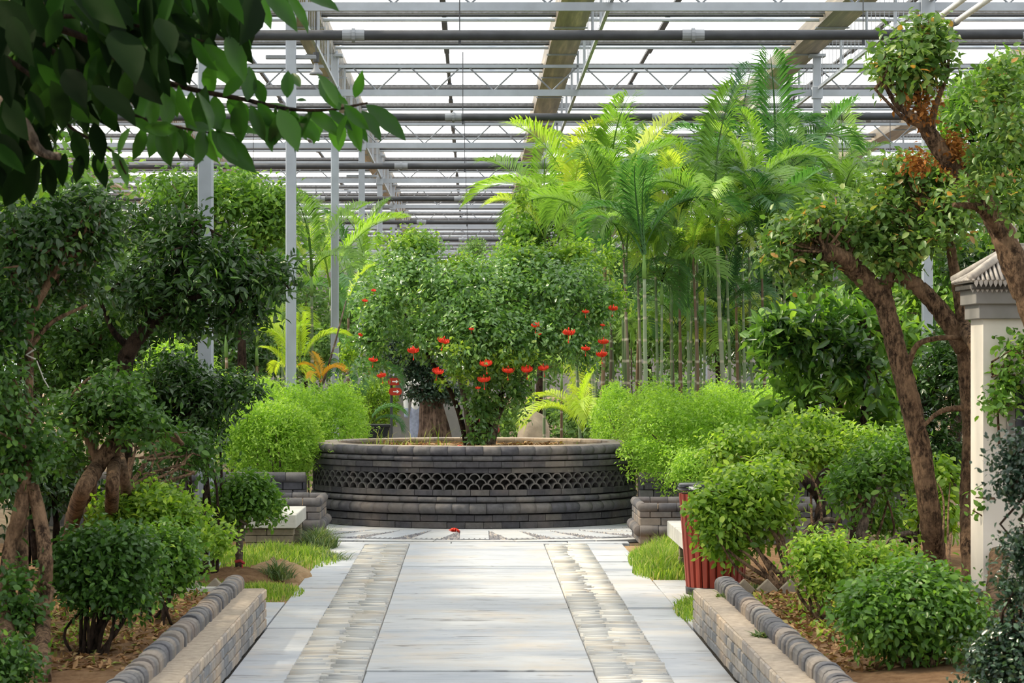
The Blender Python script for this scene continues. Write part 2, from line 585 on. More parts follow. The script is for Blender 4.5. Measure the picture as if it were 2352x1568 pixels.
def make_slate():
    m, nt, out = _new('slate')
    c = ramp(nt, [(0, (0.46, 0.465, 0.47)), (0.5, (0.58, 0.58, 0.57)), (1, (0.68, 0.64, 0.58))], attr(nt, 'tint'))
    n = noise(nt, 2.0, 5, 0.6)
    c = mixc(nt, ramp(nt, [(0.5, (0, 0, 0)), (0.72, (0.6, 0.6, 0.6))], n), c, (0.66, 0.53, 0.37))
    principled(nt, out, c, 0.8, 0, 0.3)
    MATS['slate'] = m
make_slate()

def make_gutter():
    m, nt, out = _new('gutter_metal')
    s = noise(nt, 1.0, 5, 0.6, stretch=(9.0, 0.35, 9.0))
    c = ramp(nt, [(0.3, (0.16, 0.14, 0.115)), (0.52, (0.30, 0.26, 0.21)), (0.68, (0.55, 0.46, 0.35))], s)
    principled(nt, out, c, 0.45, 0.35, 0.4, bump(nt, noise(nt, 2.0, 3), 0.1, 0.05))
    MATS['gutter_metal'] = m
make_gutter()

def make_pane():
    m, nt, out = _new('roof_glass')
    t = nt.nodes.new('ShaderNodeBsdfTransparent')
    t.inputs['Color'].default_value = (0.93, 0.95, 0.96, 1)
    d = nt.nodes.new('ShaderNodeBsdfTranslucent')
    d.inputs['Color'].default_value = (0.85, 0.87, 0.9, 1)
    mx = nt.nodes.new('ShaderNodeMixShader')
    mx.inputs[0].default_value = 0.30
    nt.links.new(t.outputs[0], mx.inputs[1]); nt.links.new(d.outputs[0], mx.inputs[2])
    nt.links.new(mx.outputs[0], out.inputs[0])
    MATS['roof_glass'] = m
make_pane()

def make_wood():
    m, nt, out = _new('red_slat')
    c = ramp(nt, [(0, (0.20, 0.028, 0.016)), (1, (0.30, 0.045, 0.025))], obj_random(nt))
    n = noise(nt, 6.0, 5, 0.6, stretch=(6, 6, 0.6))
    c = mixc(nt, 1.0, c, ramp(nt, [(0.3, (0.75, 0.75, 0.75)), (0.7, (1.2, 1.2, 1.2))], n), 'MULTIPLY')
    principled(nt, out, c, 0.5, 0, 0.4)
    MATS['red_slat'] = m
make_wood()

def make_stem():
    m, nt, out = _new('palm_stem')
    tc = nt.nodes.new('ShaderNodeTexCoord')
    w = nt.nodes.new('ShaderNodeTexWave')
    w.wave_type = 'BANDS'; w.bands_direction = 'Z'
    w.inputs['Scale'].default_value = 1.1
    w.inputs['Distortion'].default_value = 0.6
    nt.links.new(tc.outputs['Object'], w.inputs['Vector'])
    c0 = ramp(nt, [(0, (0.10, 0.15, 0.06)), (0.35, (0.17, 0.24, 0.13)), (0.6, (0.26, 0.32, 0.22)), (0.75, (0.10, 0.065, 0.04)), (1, (0.22, 0.15, 0.09))], obj_random(nt))
    c = mixc(nt, ramp(nt, [(0.0, (0.9, 0.9, 0.9)), (0.06, (0, 0, 0))], w.outputs['Fac']), c0, (0.42, 0.38, 0.3))
    principled(nt, out, c, 0.6, 0, 0.3)
    MATS['palm_stem'] = m
make_stem()

G = lambda *c: tuple(c)
leaf_mat('leaf_hedge', [(0, G(0.120, 0.235, 0.026)), (.45, G(0.235, 0.403, 0.053)), (1, G(0.460, 0.638, 0.121))], .45, .42)
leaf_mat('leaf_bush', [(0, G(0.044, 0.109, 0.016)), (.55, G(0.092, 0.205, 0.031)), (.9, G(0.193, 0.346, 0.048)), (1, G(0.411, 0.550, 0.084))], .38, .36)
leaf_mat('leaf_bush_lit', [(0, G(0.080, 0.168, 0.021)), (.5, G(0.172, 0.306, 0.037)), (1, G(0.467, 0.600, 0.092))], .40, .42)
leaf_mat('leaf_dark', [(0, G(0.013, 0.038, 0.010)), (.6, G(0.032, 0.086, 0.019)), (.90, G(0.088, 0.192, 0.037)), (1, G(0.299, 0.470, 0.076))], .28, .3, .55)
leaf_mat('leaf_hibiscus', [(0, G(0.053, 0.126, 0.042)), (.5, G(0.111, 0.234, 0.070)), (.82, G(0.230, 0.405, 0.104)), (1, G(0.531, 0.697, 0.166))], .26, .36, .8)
leaf_mat('leaf_bush_shaded', [(0, G(0.023, 0.065, 0.012)), (.55, G(0.052, 0.128, 0.023)), (.9, G(0.115, 0.243, 0.039)), (1, G(0.276, 0.446, 0.072))], .40, .34)  # darker bush leaf: shade on the left plants put into the colour
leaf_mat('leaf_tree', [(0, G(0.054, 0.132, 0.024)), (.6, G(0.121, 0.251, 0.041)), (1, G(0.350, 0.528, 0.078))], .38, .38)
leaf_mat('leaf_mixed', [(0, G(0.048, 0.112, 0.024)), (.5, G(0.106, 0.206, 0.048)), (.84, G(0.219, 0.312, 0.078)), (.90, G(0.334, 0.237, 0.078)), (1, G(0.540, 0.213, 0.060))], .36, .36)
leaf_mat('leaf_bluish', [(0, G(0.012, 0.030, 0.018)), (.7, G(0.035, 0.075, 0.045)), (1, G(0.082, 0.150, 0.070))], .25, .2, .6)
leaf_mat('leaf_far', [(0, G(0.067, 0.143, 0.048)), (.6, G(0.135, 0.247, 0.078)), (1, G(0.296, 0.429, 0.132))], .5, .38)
leaf_mat('leaf_brown', [(0, G(.14, .05, .015)), (1, G(.42, .18, .05))], .8, .2, .1)
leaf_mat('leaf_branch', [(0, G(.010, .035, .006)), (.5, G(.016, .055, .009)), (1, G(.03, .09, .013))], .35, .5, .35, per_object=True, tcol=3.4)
leaf_mat('leaf_branch_shaded', [(0, G(.003, .008, .003)), (.7, G(.006, .017, .005)), (1, G(.012, .04, .008))], .7, .35, .04, per_object=True, tcol=2.5)  # near-black twin for the leaf mass, its shade put into the colour
leaf_mat('frond', [(0, G(0.088, 0.181, 0.044)), (.4, G(0.158, 0.298, 0.060)), (.75, G(0.264, 0.440, 0.071)), (1, G(0.528, 0.591, 0.110))], .4, .42, .4, per_object=True)
leaf_mat('frond_yellow', [(0, G(0.345, 0.504, 0.044)), (1, G(0.517, 0.600, 0.066))], .45, .4, .4, per_object=True)
leaf_mat('frond_orange', [(0, G(.55, .35, .03)), (1, G(.60, .25, .03))], .5, .4, .3, per_object=True)
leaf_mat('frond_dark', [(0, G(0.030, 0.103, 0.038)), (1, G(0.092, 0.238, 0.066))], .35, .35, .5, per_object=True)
leaf_mat('grass_blade', [(0, G(.10, .19, .025)), (.55, G(.21, .34, .05)), (.85, G(.36, .42, .10)), (1, G(.50, .44, .22))], .6, .4, .2)
leaf_mat('grass_dark', [(0, G(.06, .11, .04)), (.6, G(.12, .18, .07)), (1, G(.26, .28, .14))], .6, .3, .2)
leaf_mat('litter', [(0, G(.10, .05, .025)), (.5, G(.26, .14, .07)), (.85, G(.42, .27, .14)), (1, G(.20, .28, .06))], .9, .1, .1)
# ------------------------------------------------------------------ greenhouse
ROW0, BAY = 12.35, 10.95                  # depth of the first column row, row spacing
ROWS = [ROW0 + BAY * k for k in range(0, 12)]
YA, YB = 6.0, ROWS[-1] + 4.0
SPAN = 3.91                               # gutter spacing
GX = [-2.45 + SPAN * k for k in range(-3, 6)]
GZ = EYE + 5.0                            # underside of the gutters
CHORD = EYE + 4.37                        # lower chord of the girders
RIDGE = GZ + 1.05
XA, XB = GX[0] - 2.0, GX[-1] + 2.0

roof = thing('ceiling', None, None, (0, 0, 0), kind='structure')
for gx in GX:
    mb = MB()
    w, h, t = 0.46, 0.22, 0.02
    prof = [(-w / 2, 0), (w / 2, 0), (w / 2 + .03, h), (w / 2 + .03 - t, h), (w / 2 - t, t), (-w / 2 + t, t), (-w / 2 - .03 + t, h), (-w / 2 - .03, h)]
    k = len(prof)
    vs = [(gx + x, y, GZ + z) for y in (YA, YB) for x, z in prof]
    fs = [(j, (j + 1) % k, k + (j + 1) % k, k + j) for j in range(k)]
    mb.add(vs, fs)
    g = mb.build('gutter', 'gutter_metal', roof)
    sm = MB()                              # cover strips where gutter lengths meet
    for y in np.arange(ROWS[0], YB, BAY / 3):
        sm.box((gx, y, GZ - 0.012), (w + 0.05, 0.05, 0.024))
    o = sm.build('joint_strip', 'steel', g)
ridge_x = [g + SPAN / 2 for g in GX[:-1]]
for rx in ridge_x:
    MB().box((rx, (YA + YB) / 2, RIDGE), (0.07, YB - YA, 0.06)).build('ridge_bar', 'steel_dark', roof)
pane_me = {}
for s in (-1, 1):
    # one roof slope bay: thin glass sheet from gutter edge up to the ridge
    x0, x1 = s * (SPAN / 2 - 0.24), s * 0.04
    z0, z1 = GZ + 0.22, RIDGE
    vs = []
    for dz in (0, 0.008):
        for x, z in ((x0, z0), (x1, z1)):
            for y in (0.02, BAY - 0.02):
                vs.append((x, y, z + dz))
    me = MB().add(vs, [(0, 1, 3, 2), (4, 6, 7, 5), (0, 4, 5, 1), (2, 3, 7, 6), (0, 2, 6, 4), (1, 5, 7, 3)]).mesh('glass_pane')
    pane_me[s] = fix_normals(me)
for rx in ridge_x:
    for y in ROWS[:-1]:
        for s in (-1, 1):
            link('glass_pane', pane_me[s], 'roof_glass', roof, (rx, y, 0))
# glazing bars up the slopes: seen from below as the fine ladder along each ridge
# shade-screen bars every third of a bay: folded cloth, dark drive tube, galvanised tube
STEP = BAY / 3
y = ROWS[0] + 6.5 - STEP
i = 0
while y < YB - 1:
    zc = GZ + 0.07
    far = y > 70
    MB().box(((XA + XB) / 2, y - 0.18, zc + 0.03), (XB - XA, 0.09, 0.055)).build('folded_screen', 'screen_cloth', roof)
    MB().tube([(XA, y, zc + .0), (XB, y, zc + .0)], 0.021, 6).build('drive_tube', 'steel_dark', roof)
    MB().tube([(XA, y + .50, zc), (XB, y + .50, zc)], 0.028, 6).build('roof_tube', 'steel', roof)
    MB().box(((XA + XB) / 2, y + 1.75, GZ + 0.235), (XB - XA, 0.035, 0.05)).build('purlin', 'steel', roof)
    y += STEP
    i += 1
# lattice girders across each column row
CX = [-2.23 + 7.82 * k for k in range(-1, 3)]       # column lines
for ri, y in enumerate(ROWS):
    g = MB().box(((XA + XB) / 2, y, CHORD), (XB - XA, 0.06, 0.105)).build('girder', 'steel', roof)
    MB().box(((XA + XB) / 2, y, CHORD + 0.43), (XB - XA, 0.05, 0.05)).build('top_chord', 'steel', g)
    mb = MB()
    x = XA + (0.47 if ri % 2 else 0.1)
    while x < XB - 1.0:
        mb.tube([(x, y, CHORD + .04), (x + .40, y, CHORD + .42)], 0.014, 5)
        mb.tube([(x + .53, y, CHORD + .42), (x + .93, y, CHORD + .04)], 0.014, 5)
        x += 0.945
    o = mb.build('lattice', 'pipe_grey', g)
    o['kind'] = 'stuff'
# rails and hanging rods along the right edge of each gutter
for gi, gx in enumerate(GX[2:7]):
    rx = gx + 0.25
    r = MB().box((rx, (ROWS[1] + YB) / 2, CHORD + 0.08), (0.045, YB - ROWS[1], 0.05)).build('rail', 'steel', roof)
    mb = MB()
    for y in np.arange(ROWS[1], 75, 0.42):
        mb.box((rx, y, (CHORD + GZ) / 2 + .15), (0.008, 0.010, GZ - CHORD + 0.2))
    o = mb.build('hanging_rod', 'steel', r); o['kind'] = 'stuff'
    for y in np.arange(ROWS[1], 95, BAY / 4):
        MB().box((rx, y, (CHORD + GZ) / 2 + .05), (0.035, 0.05, GZ - CHORD)).build('hanger', 'steel', r)
for y in np.arange(ROWS[0], YB, BAY / 3):
    for rx in ridge_x[2:6]:
        MB().box((rx, y + 0.9, RIDGE - 0.05), (0.10, 1.3, 0.03)).build('ridge_ladder', 'steel_dark', roof)

# columns: galvanised square posts in rows
names = {0: 'nearest', 1: 'second', 2: 'third', 3: 'fourth', 4: 'fifth', 5: 'sixth', 6: 'seventh'}
def column(x, y, label):
    t = thing('steel_column', label, 'column', (x, y, 0), 'galvanised columns of the greenhouse')
    MB().bbox((x, y, GZ / 2), (0.125, 0.125, GZ), 0.012).build('post', 'steel', t)
    MB().bbox((x, y, 0.01), (0.26, 0.26, 0.02), 0.004).build('base_plate', 'steel', t)
    MB().bbox((x, y, CHORD), (0.17, 0.17, 0.2), 0.006).build('bracket', 'steel', t)
    MB().bbox((x, y, CHORD - 0.62), (0.62, 0.06, 0.05), 0.006).build('cross_arm', 'pipe_grey', t)
    MB().bbox((x, y, GZ - 0.03), (0.26, 0.26, 0.05), 0.006).build('head_plate', 'steel', t)
left = [r for r in ROWS if r > 20][:6]
for k, y in enumerate(left):
    column(CX[1], y, '%s grey steel column of the row left of the round planter' % names[k])
for k, y in enumerate([r for r in ROWS if r > 30][:4]):
    column(CX[2], y, '%s grey steel column of the row on the right, %s' % (names[k], 'behind the pruned trees' if k == 0 else ('rising out of the tall palms' if k == 1 else 'far back behind the palms')))
# dark pipes hung across the house, one in front of each row
for k, yr in enumerate([r for r in ROWS if r > 30][:6]):
    y = yr - 1.45
    z = EYE + 3.85
    t = thing('screen_pipe', '%s dark pipe hung level across the house below the roof girders' % names[k].replace('nearest', 'nearest thick'), 'pipe', (0, y, z), 'dark pipes under the roof')
    tilt = 0.0
    MB().tube([(XA, y, z), (3.0, y, z), (XB, y, z + 0.05)], 0.060, 12).build('pipe', 'pipe_dark', t, True)
    jx = [-5.6, -1.4, 2.6, 6.6, 10.6] if k % 2 == 0 else [-3.6, 0.3 - .6, 2.95, 7.3]
    for x in jx:
        MB().tube([(x - .13, y, z), (x - .02, y, z), (x - .02, y, z), (x + .02, y, z), (x + .02, y, z), (x + .13, y, z)],
                  [.066, .066, .085, .085, .066, .066], 12).build('coupling', 'pipe_grey', t)
    for x in (-4.3, -0.15, 4.6, 8.2):
        h = MB().tube([(x, y, z - .1), (x, y, CHORD + .5)], 0.007, 5).build('hanger_wire', 'steel_dark', t)
        MB().box((x, y, z - .085), (.03, .03, .06)).build('hook', 'steel_dark', h)
# service pipes on the right
a, b = at(2165, 85, 33.0), at(2320, -45, 33.0)
for k, (p, q, lb) in enumerate(((at(2140, 52, 33.2), at(2230, -15, 31.0), 'upper'), (at(2170, 68, 33.2), at(2290, -15, 31.0), 'lower'))):
    t = thing('drain_pipe', '%s of two pale slanting pipes above the top right tree' % lb, 'pipe', tuple(p))
    MB().tube([p, q], 0.035, 10).build('pipe', 'white_enamel', t, True)
    c = p + (q - p) * 0.2
    MB().tube([c, c + (q - p) * 0.05], 0.045, 10).build('collar', 'pipe_grey', t, True)
# down pipes beside the right column with elbows
for s, lb in ((-1, 'left'), (1, 'right')):
    yy = ROWS[3] - .25
    X0 = CX[2] + s * 0.27
    z = EYE + 3.95
    t = thing('down_pipe', 'thin grey pipe with an elbow on the %s side of the column in the palms' % lb, 'pipe', (X0, yy, 0))
    pts = [(X0 + s * 1.1, yy, z), (X0 + s * .25, yy, z), (X0 + s * .1, yy, z - .02), (X0 + s * .02, yy, z - .1), (X0, yy, z - .25), (X0, yy, 0.0)]
    MB().tube(pts, 0.045, 10).build('pipe', 'pipe_grey', t, True)
    MB().tube([(X0 + s * .48, yy, z), (X0 + s * .56, yy, z)], 0.085, 12).build('flange', 'pipe_grey', t)
    MB().box(((X0 + CX[2]) / 2, yy, z - .3), (.27, .03, .03)).build('clamp', 'steel_dark', t)
# bell lamps under the left gutter
for (px, py, yy, lb) in ((726, 165, 37.5, 'white bell lamp hanging under the left gutter near the top'), (797, 318, 50.0, 'small grey lamp under the left gutter further back'), (915, 532, 84.0, 'tiny pale lamp under the far left gutter end')):
    c = at(px, py, yy)
    t = thing('bell_lamp', lb, 'lamp', tuple(c), 'lamps under the gutter')
    MB().lathe([(0.0, 0.12), (0.025, 0.12), (0.036, 0.05), (0.08, 0.0), (0.095, -0.04), (0.088, -0.04), (0.0, -0.015)], 20, c, close=False).build('shade', 'pipe_grey', t, True)
    MB().tube([c + (0, 0, .13), c + (0, 0, .26)], 0.045, 10).build('socket', 'steel_dark', t)
    MB().tube([c + (0, 0, .26), (c[0], c[1], GZ)], 0.008, 5).build('cord', 'steel_dark', t)
# end wall far behind the palms
endw = thing('wall_back', None, None, (0, YB, 0), kind='structure')
for k, x in enumerate(np.arange(XA, XB, SPAN / 2)):
    MB().box((x + SPAN / 4, YB + .05, GZ / 2), (SPAN / 2 - .06, .02, GZ)).build('panel', 'wall_grey', endw)
    MB().box((x, YB, GZ / 2), (.07, .08, GZ)).build('mullion', 'steel', endw)

# ------------------------------------------------------------------ ground
def grid(name, x0, x1, y0, y1, nx, ny, fz, mat, parent=None):
    xs, ys = np.linspace(x0, x1, nx), np.linspace(y0, y1, ny)
    X, Y = np.meshgrid(xs, ys)
    Z = fz(X, Y)
    V = np.stack([X, Y, Z], -1).reshape(-1, 3)
    i = np.arange(nx * ny).reshape(ny, nx)
    Fc = np.stack([i[:-1, :-1], i[:-1, 1:], i[1:, 1:], i[1:, :-1]], -1).reshape(-1, 4)
    me = np_mesh(name, V, Fc, 4)
    me.polygons.foreach_set('use_smooth', np.ones(len(me.polygons), bool))
    return link(name, me, mat, parent)
def rough(X, Y, a=0.02, s=1.0):
    return a * (np.sin(X * 7.1 * s + 1.3 * np.sin(Y * 3.3 * s)) * np.sin(Y * 5.7 * s + 2.1) + 0.6 * np.sin(X * 17 * s + Y * 11 * s) * np.sin(Y * 19 * s - X * 5 * s) + .35 * np.sin(X * 41 * s + 3) * np.sin(Y * 37 * s))
gnd = MB().add([(-40, -12, -0.09), (40, -12, -0.09), (40, 160, -0.09), (-40, 160, -0.09)], [(0, 1, 2, 3)]).build('ground', 'earth_far')
tag(gnd, kind='structure')

# ------------------------------------------------------------------ path
path = thing('floor', None, None, (0, 0, 0), kind='structure')
XL0, XL1, XR1, XR0 = -1.0, -0.591, 0.673, 1.070
EDGE_L, EDGE_R = -1.325, 1.41
PEND = 26.15
MB().box((0.04, (8 + PEND) / 2, -0.045), (2.9, PEND - 8, 0.03)).build('bedding', 'mortar_dark', path)
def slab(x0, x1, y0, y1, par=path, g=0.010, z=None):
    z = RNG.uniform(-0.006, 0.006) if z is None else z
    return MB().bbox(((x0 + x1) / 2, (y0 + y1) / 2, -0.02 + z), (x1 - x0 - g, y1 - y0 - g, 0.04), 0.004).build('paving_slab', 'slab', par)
y = 8.0
for L in (1.2, 1.0, 1.3, 1.1, 1.25, .9, .62, .75, .95, 0.7, 1.05, .8, .9, 1.1, .75, .85, .95, 1.1, .6, .75):
    y1 = min(y + L, PEND)
    if PEND - y1 < .3: y1 = PEND
    slab(XL1, XR1, y, y1)
    y = y1
    if y >= PEND: break
for (x0, x1, off) in ((EDGE_L, XL0, 0.15), (XR0, EDGE_R, 0.0)):
    y = 8.0 + off
    for L in (1.6, 1.9, 1.7, 1.62, 1.5, 1.4, 1.6, 1.5, 1.45, 1.5, 1.4, 1.6, 1.5):
        y1 = min(y + L, PEND)
        if PEND - y1 < .35: y1 = PEND
        slab(x0, x1, y, y1)
        y = y1
        if y >= PEND: break
slab(-1.95, EDGE_L, 17.92, 18.9); slab(-1.85, EDGE_L, 18.9, 19.75)
slab(EDGE_R, 1.62, 17.9, 19.3); slab(EDGE_R, 1.68, 19.3, 21.85)
slab(-1.32, -.2, PEND, 26.42); slab(-.2, .9, PEND, 26.42); slab(.9, 1.48, PEND, 26.42)
# herringbone strips of slates set on edge
def slate_strip(x0, x1, seed):
    rng = np.random.default_rng(seed)
    V, Fc, T = [], [], []
    mid = (x0 + x1) / 2
    w = (x1 - x0) / 2
    for side in (-1, 1):
        y = 11.0
        while y < PEND - 0.1:
            th = rng.uniform(0.012, 0.026)
            ln = w * rng.uniform(0.75, 1.25)
            cx = mid + side * w / 2 + rng.normal() * .02
            ang = -side * (0.15 + rng.normal() * 0.06)       # chevron opening towards the camera
            cy = y
            z = 0.004 + rng.normal() * 0.009
            c, s = math.cos(ang), math.sin(ang)
            o = len(V)
            for zz in (-0.05, z):
                for lx, ly in ((-ln / 2, -th / 2), (ln / 2, -th / 2 * rng.uniform(.5, 1)), (ln / 2, th / 2 * rng.uniform(.5, 1)), (-ln / 2, th / 2)):
                    X = cx + lx * c - ly * s
                    V.append((min(max(X, x0 + .003), x1 - .003), cy + lx * s + ly * c, zz + rng.normal() * .003))
            t = rng.random()
            T.extend([t] * 8)
            for f in ((4, 5, 6, 7), (0, 1, 5, 4), (1, 2, 6, 5), (2, 3, 7, 6), (3, 0, 4, 7)):
                Fc.append([i + o for i in f])
            y += th * 1.0 + rng.uniform(0.003, 0.014)
    o = link('slate_strip', np_mesh('slate_strip', V, np.array(Fc), 4, T), 'slate', path)
    o['kind'] = 'stuff'
slate_strip(XL0, XL1, 3); slate_strip(XR1, XR0, 4)

# ------------------------------------------------------------------ round planter
PC = np.array((0.02, 30.2, 0.0))
ring = thing('paving_ring', None, None, tuple(PC), kind='structure')
MB().lathe([(0.5, -0.06), (0.5, -0.022), (3.78, -0.022), (3.78, -0.06)], 96, PC).build('bedding', 'mortar_dark', ring)
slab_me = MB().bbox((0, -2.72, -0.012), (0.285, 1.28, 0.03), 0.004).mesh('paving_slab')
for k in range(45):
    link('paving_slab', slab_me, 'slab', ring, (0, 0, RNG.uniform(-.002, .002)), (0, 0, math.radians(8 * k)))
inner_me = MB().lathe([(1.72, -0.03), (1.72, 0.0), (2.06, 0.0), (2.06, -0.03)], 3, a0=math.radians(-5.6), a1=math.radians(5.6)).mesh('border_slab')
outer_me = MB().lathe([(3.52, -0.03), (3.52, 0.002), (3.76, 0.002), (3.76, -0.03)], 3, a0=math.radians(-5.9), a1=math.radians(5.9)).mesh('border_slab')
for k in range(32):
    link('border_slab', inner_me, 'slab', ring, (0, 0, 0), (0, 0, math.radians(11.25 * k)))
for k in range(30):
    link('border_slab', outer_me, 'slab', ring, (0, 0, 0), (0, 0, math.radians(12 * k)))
def pebbles():
    rng = np.random.default_rng(12)
    V, Fc, T = [], [], []
    for k in range(45):
        a0 = math.radians(8 * k + 4)
        for _ in range(85):
            r = 2.08 + 1.28 * math.sqrt(rng.random())
            half = max(0.02, r * math.radians(4) - 0.145)
            t = rng.uniform(-half, half)
            x, y = r * math.sin(a0) + t * math.cos(a0), -r * math.cos(a0) + t * math.sin(a0)
            s = rng.uniform(.02, .04); o = len(V); an = rng.random() * 3.14
            for j in range(5):
                q = an + j * 2 * math.pi / 5
                V.append((PC[0] + x + s * math.cos(q), PC[1] + y + s * .55 * math.sin(q), -.022))
            V.append((PC[0] + x, PC[1] + y, .006 + rng.random() * .006))
            T.extend([rng.random()] * 6)
            Fc.extend([[o + j, o + (j + 1) % 5, o + 5] for j in range(5)])
    for k in range(420):                                      # collar of slates on edge round the rim
        a = 2 * math.pi * k / 420; o = len(V); s = .007
        for r, z in ((3.37, 0.008), (3.51, 0.008)):
            for dt in (-s, s):
                V.append((PC[0] + r * math.sin(a) + dt * math.cos(a), PC[1] - r * math.cos(a) + dt * math.sin(a), z))
        V.append((PC[0] + 3.44 * math.sin(a), PC[1] - 3.44 * math.cos(a), .014))
        T.extend([rng.random() * .3] * 5)
        Fc.extend([[o, o + 1, o + 4], [o + 1, o + 3, o + 4], [o + 3, o + 2, o + 4], [o + 2, o, o + 4]])
    o = link('pebble_inlay', np_mesh('pebble_inlay', V, np.array(Fc), 3, T), 'pebble', ring)
    o['kind'] = 'stuff'
def make_pebble():
    m, nt, out = _new('pebble')
    c = ramp(nt, [(0, (0.10, 0.10, 0.12)), (0.7, (0.24, 0.235, 0.25)), (1, (0.42, 0.37, 0.32))], attr(nt, 'tint'))
    principled(nt, out, c, 0.6, 0, 0.4)
    MATS['pebble'] = m
make_pebble(); pebbles()

planter = thing('round_planter', 'large round planter of dark brick with rows of open half round tiles', 'planter', tuple(PC))
def piece(name, prof, n, mat, off=0.0, gap=0.0022, seg=3, smooth=False, jit=0.003):
    r = max(p[0] for p in prof)
    da = math.pi / n - gap / r
    me = MB().lathe(prof, seg, a0=-da, a1=da).mesh(name, smooth)
    fix_normals(me)
    for k in range(n):
        s = 1 + RNG.uniform(-jit, jit)
        link(name, me, mat, planter, (0, 0, RNG.uniform(-.0015, .0015)), (0, 0, 2 * math.pi * (k + off) / n), (s, s, 1))
def flat(r, z0, z1, d=0.11, b=0.007):
    return [(r - d, z0), (r - b, z0), (r, z0 + b), (r, z1 - b), (r - b, z1), (r - d, z1)]
def roll(rc, zc, a, b, d=0.10):
    """half round bullnose, centre radius rc, half height b, bulge a"""
    pts = [(rc - d, zc - b)]
    for k in range(9):
        t = -math.pi / 2 + math.pi * k / 8
        pts.append((rc + a * math.cos(t), zc + b * math.sin(t)))
    pts.append((rc - d, zc + b))
    return pts
piece('brick', flat(1.745, 0.000, 0.066), 58, 'planter_brick', 0.0, jit=0.005)
piece('brick', flat(1.742, 0.073, 0.141), 58, 'planter_brick', 0.5, jit=0.005)
piece('roll_tile', roll(1.725, 0.206, 0.072, 0.055), 64, 'planter_roll', .2, smooth=True)
piece('roll_tile', roll(1.735, 0.297, 0.036, 0.029), 54, 'planter_roll', .6, smooth=True)
piece('brick', flat(1.750, 0.337, 0.398), 56, 'planter_brick', .3)
MB().lathe([(1.50, 0), (1.60, 0), (1.60, 0.83), (1.50, 0.83)], 72, PC).build('core', 'mortar_dark', planter)
# three staggered rows of half round tiles, laid along the radius
def arch():
    ro, ri, ln, n = 0.0622, 0.0485, 0.15, 9
    V, Fs = [], []
    for y in (-1.747, -1.747 + ln):
        for r in (ro, ri):
            for k in range(n):
                t = math.pi * k / (n - 1)
                V.append((r * math.cos(t), y, r * math.sin(t) * 1.06))
    for k in range(n - 1):
        Fs += [(k, k + 1, n + k + 1, n + k), (k, 2 * n + k, 2 * n + k + 1, k + 1), (n + k, n + k + 1, 3 * n + k + 1, 3 * n + k)]
    return fix_normals(MB().add(V, Fs).mesh('arch_tile'))
arch_me = arch()
NA = 86
for row in range(3):
    for k in range(NA):
        link('arch_tile', arch_me, 'arch_tile', planter, (0, 0, 0.400 + row * 0.0525 + RNG.uniform(-.002, .002)),
             (0, 0, 2 * math.pi * (k + 0.5 * (row % 2) + RNG.uniform(-.03, .03)) / NA))
piece('brick', flat(1.750, 0.566, 0.622), 46, 'planter_brick', .1)
piece('brick', flat(1.785, 0.626, 0.686), 48, 'planter_brick', .7)
piece('roll_tile', roll(1.765, 0.719, 0.034, 0.026), 54, 'planter_roll', .4, smooth=True)
piece('roll_tile', roll(1.755, 0.795, 0.056, 0.046, 0.05), 62, 'planter_roll', 0, smooth=True)
# pale coping on top and inner lining
piece('coping', [(1.47, .815), (1.752, .815), (1.752, .839), (1.747, .843), (1.475, .843), (1.47, .839)], 40, 'grey_brick_cap', .5)
piece('lining_brick', [(1.46, .70), (1.49, .70), (1.49, .812), (1.46, .812)], 40, 'bench_brick', 0)
n = 40
Vs, Fs = [(0, 0, .81)], []
for r in np.linspace(.1, 1.5, 14):
    for k in range(60):
        a = 2 * math.pi * k / 60
        x, yv = r * math.sin(a), -r * math.cos(a)
        Vs.append((x, yv, .80 + float(rough(np.array(x * 1.5), np.array(yv * 1.5), .012)) - .03 * (r / 1.5) ** 2))
for k in range(60):
    Fs.append((0, 1 + (k + 1) % 60, 1 + k))
for j in range(13):
    for k in range(60):
        a, b = 1 + j * 60 + k, 1 + j * 60 + (k + 1) % 60
        Fs.append((a, b, b + 60, a + 60))
me = MB().add(Vs, Fs).mesh('soil', True)
link('soil', fix_normals(me), 'soil_sandy', planter, (0, 0, 0))

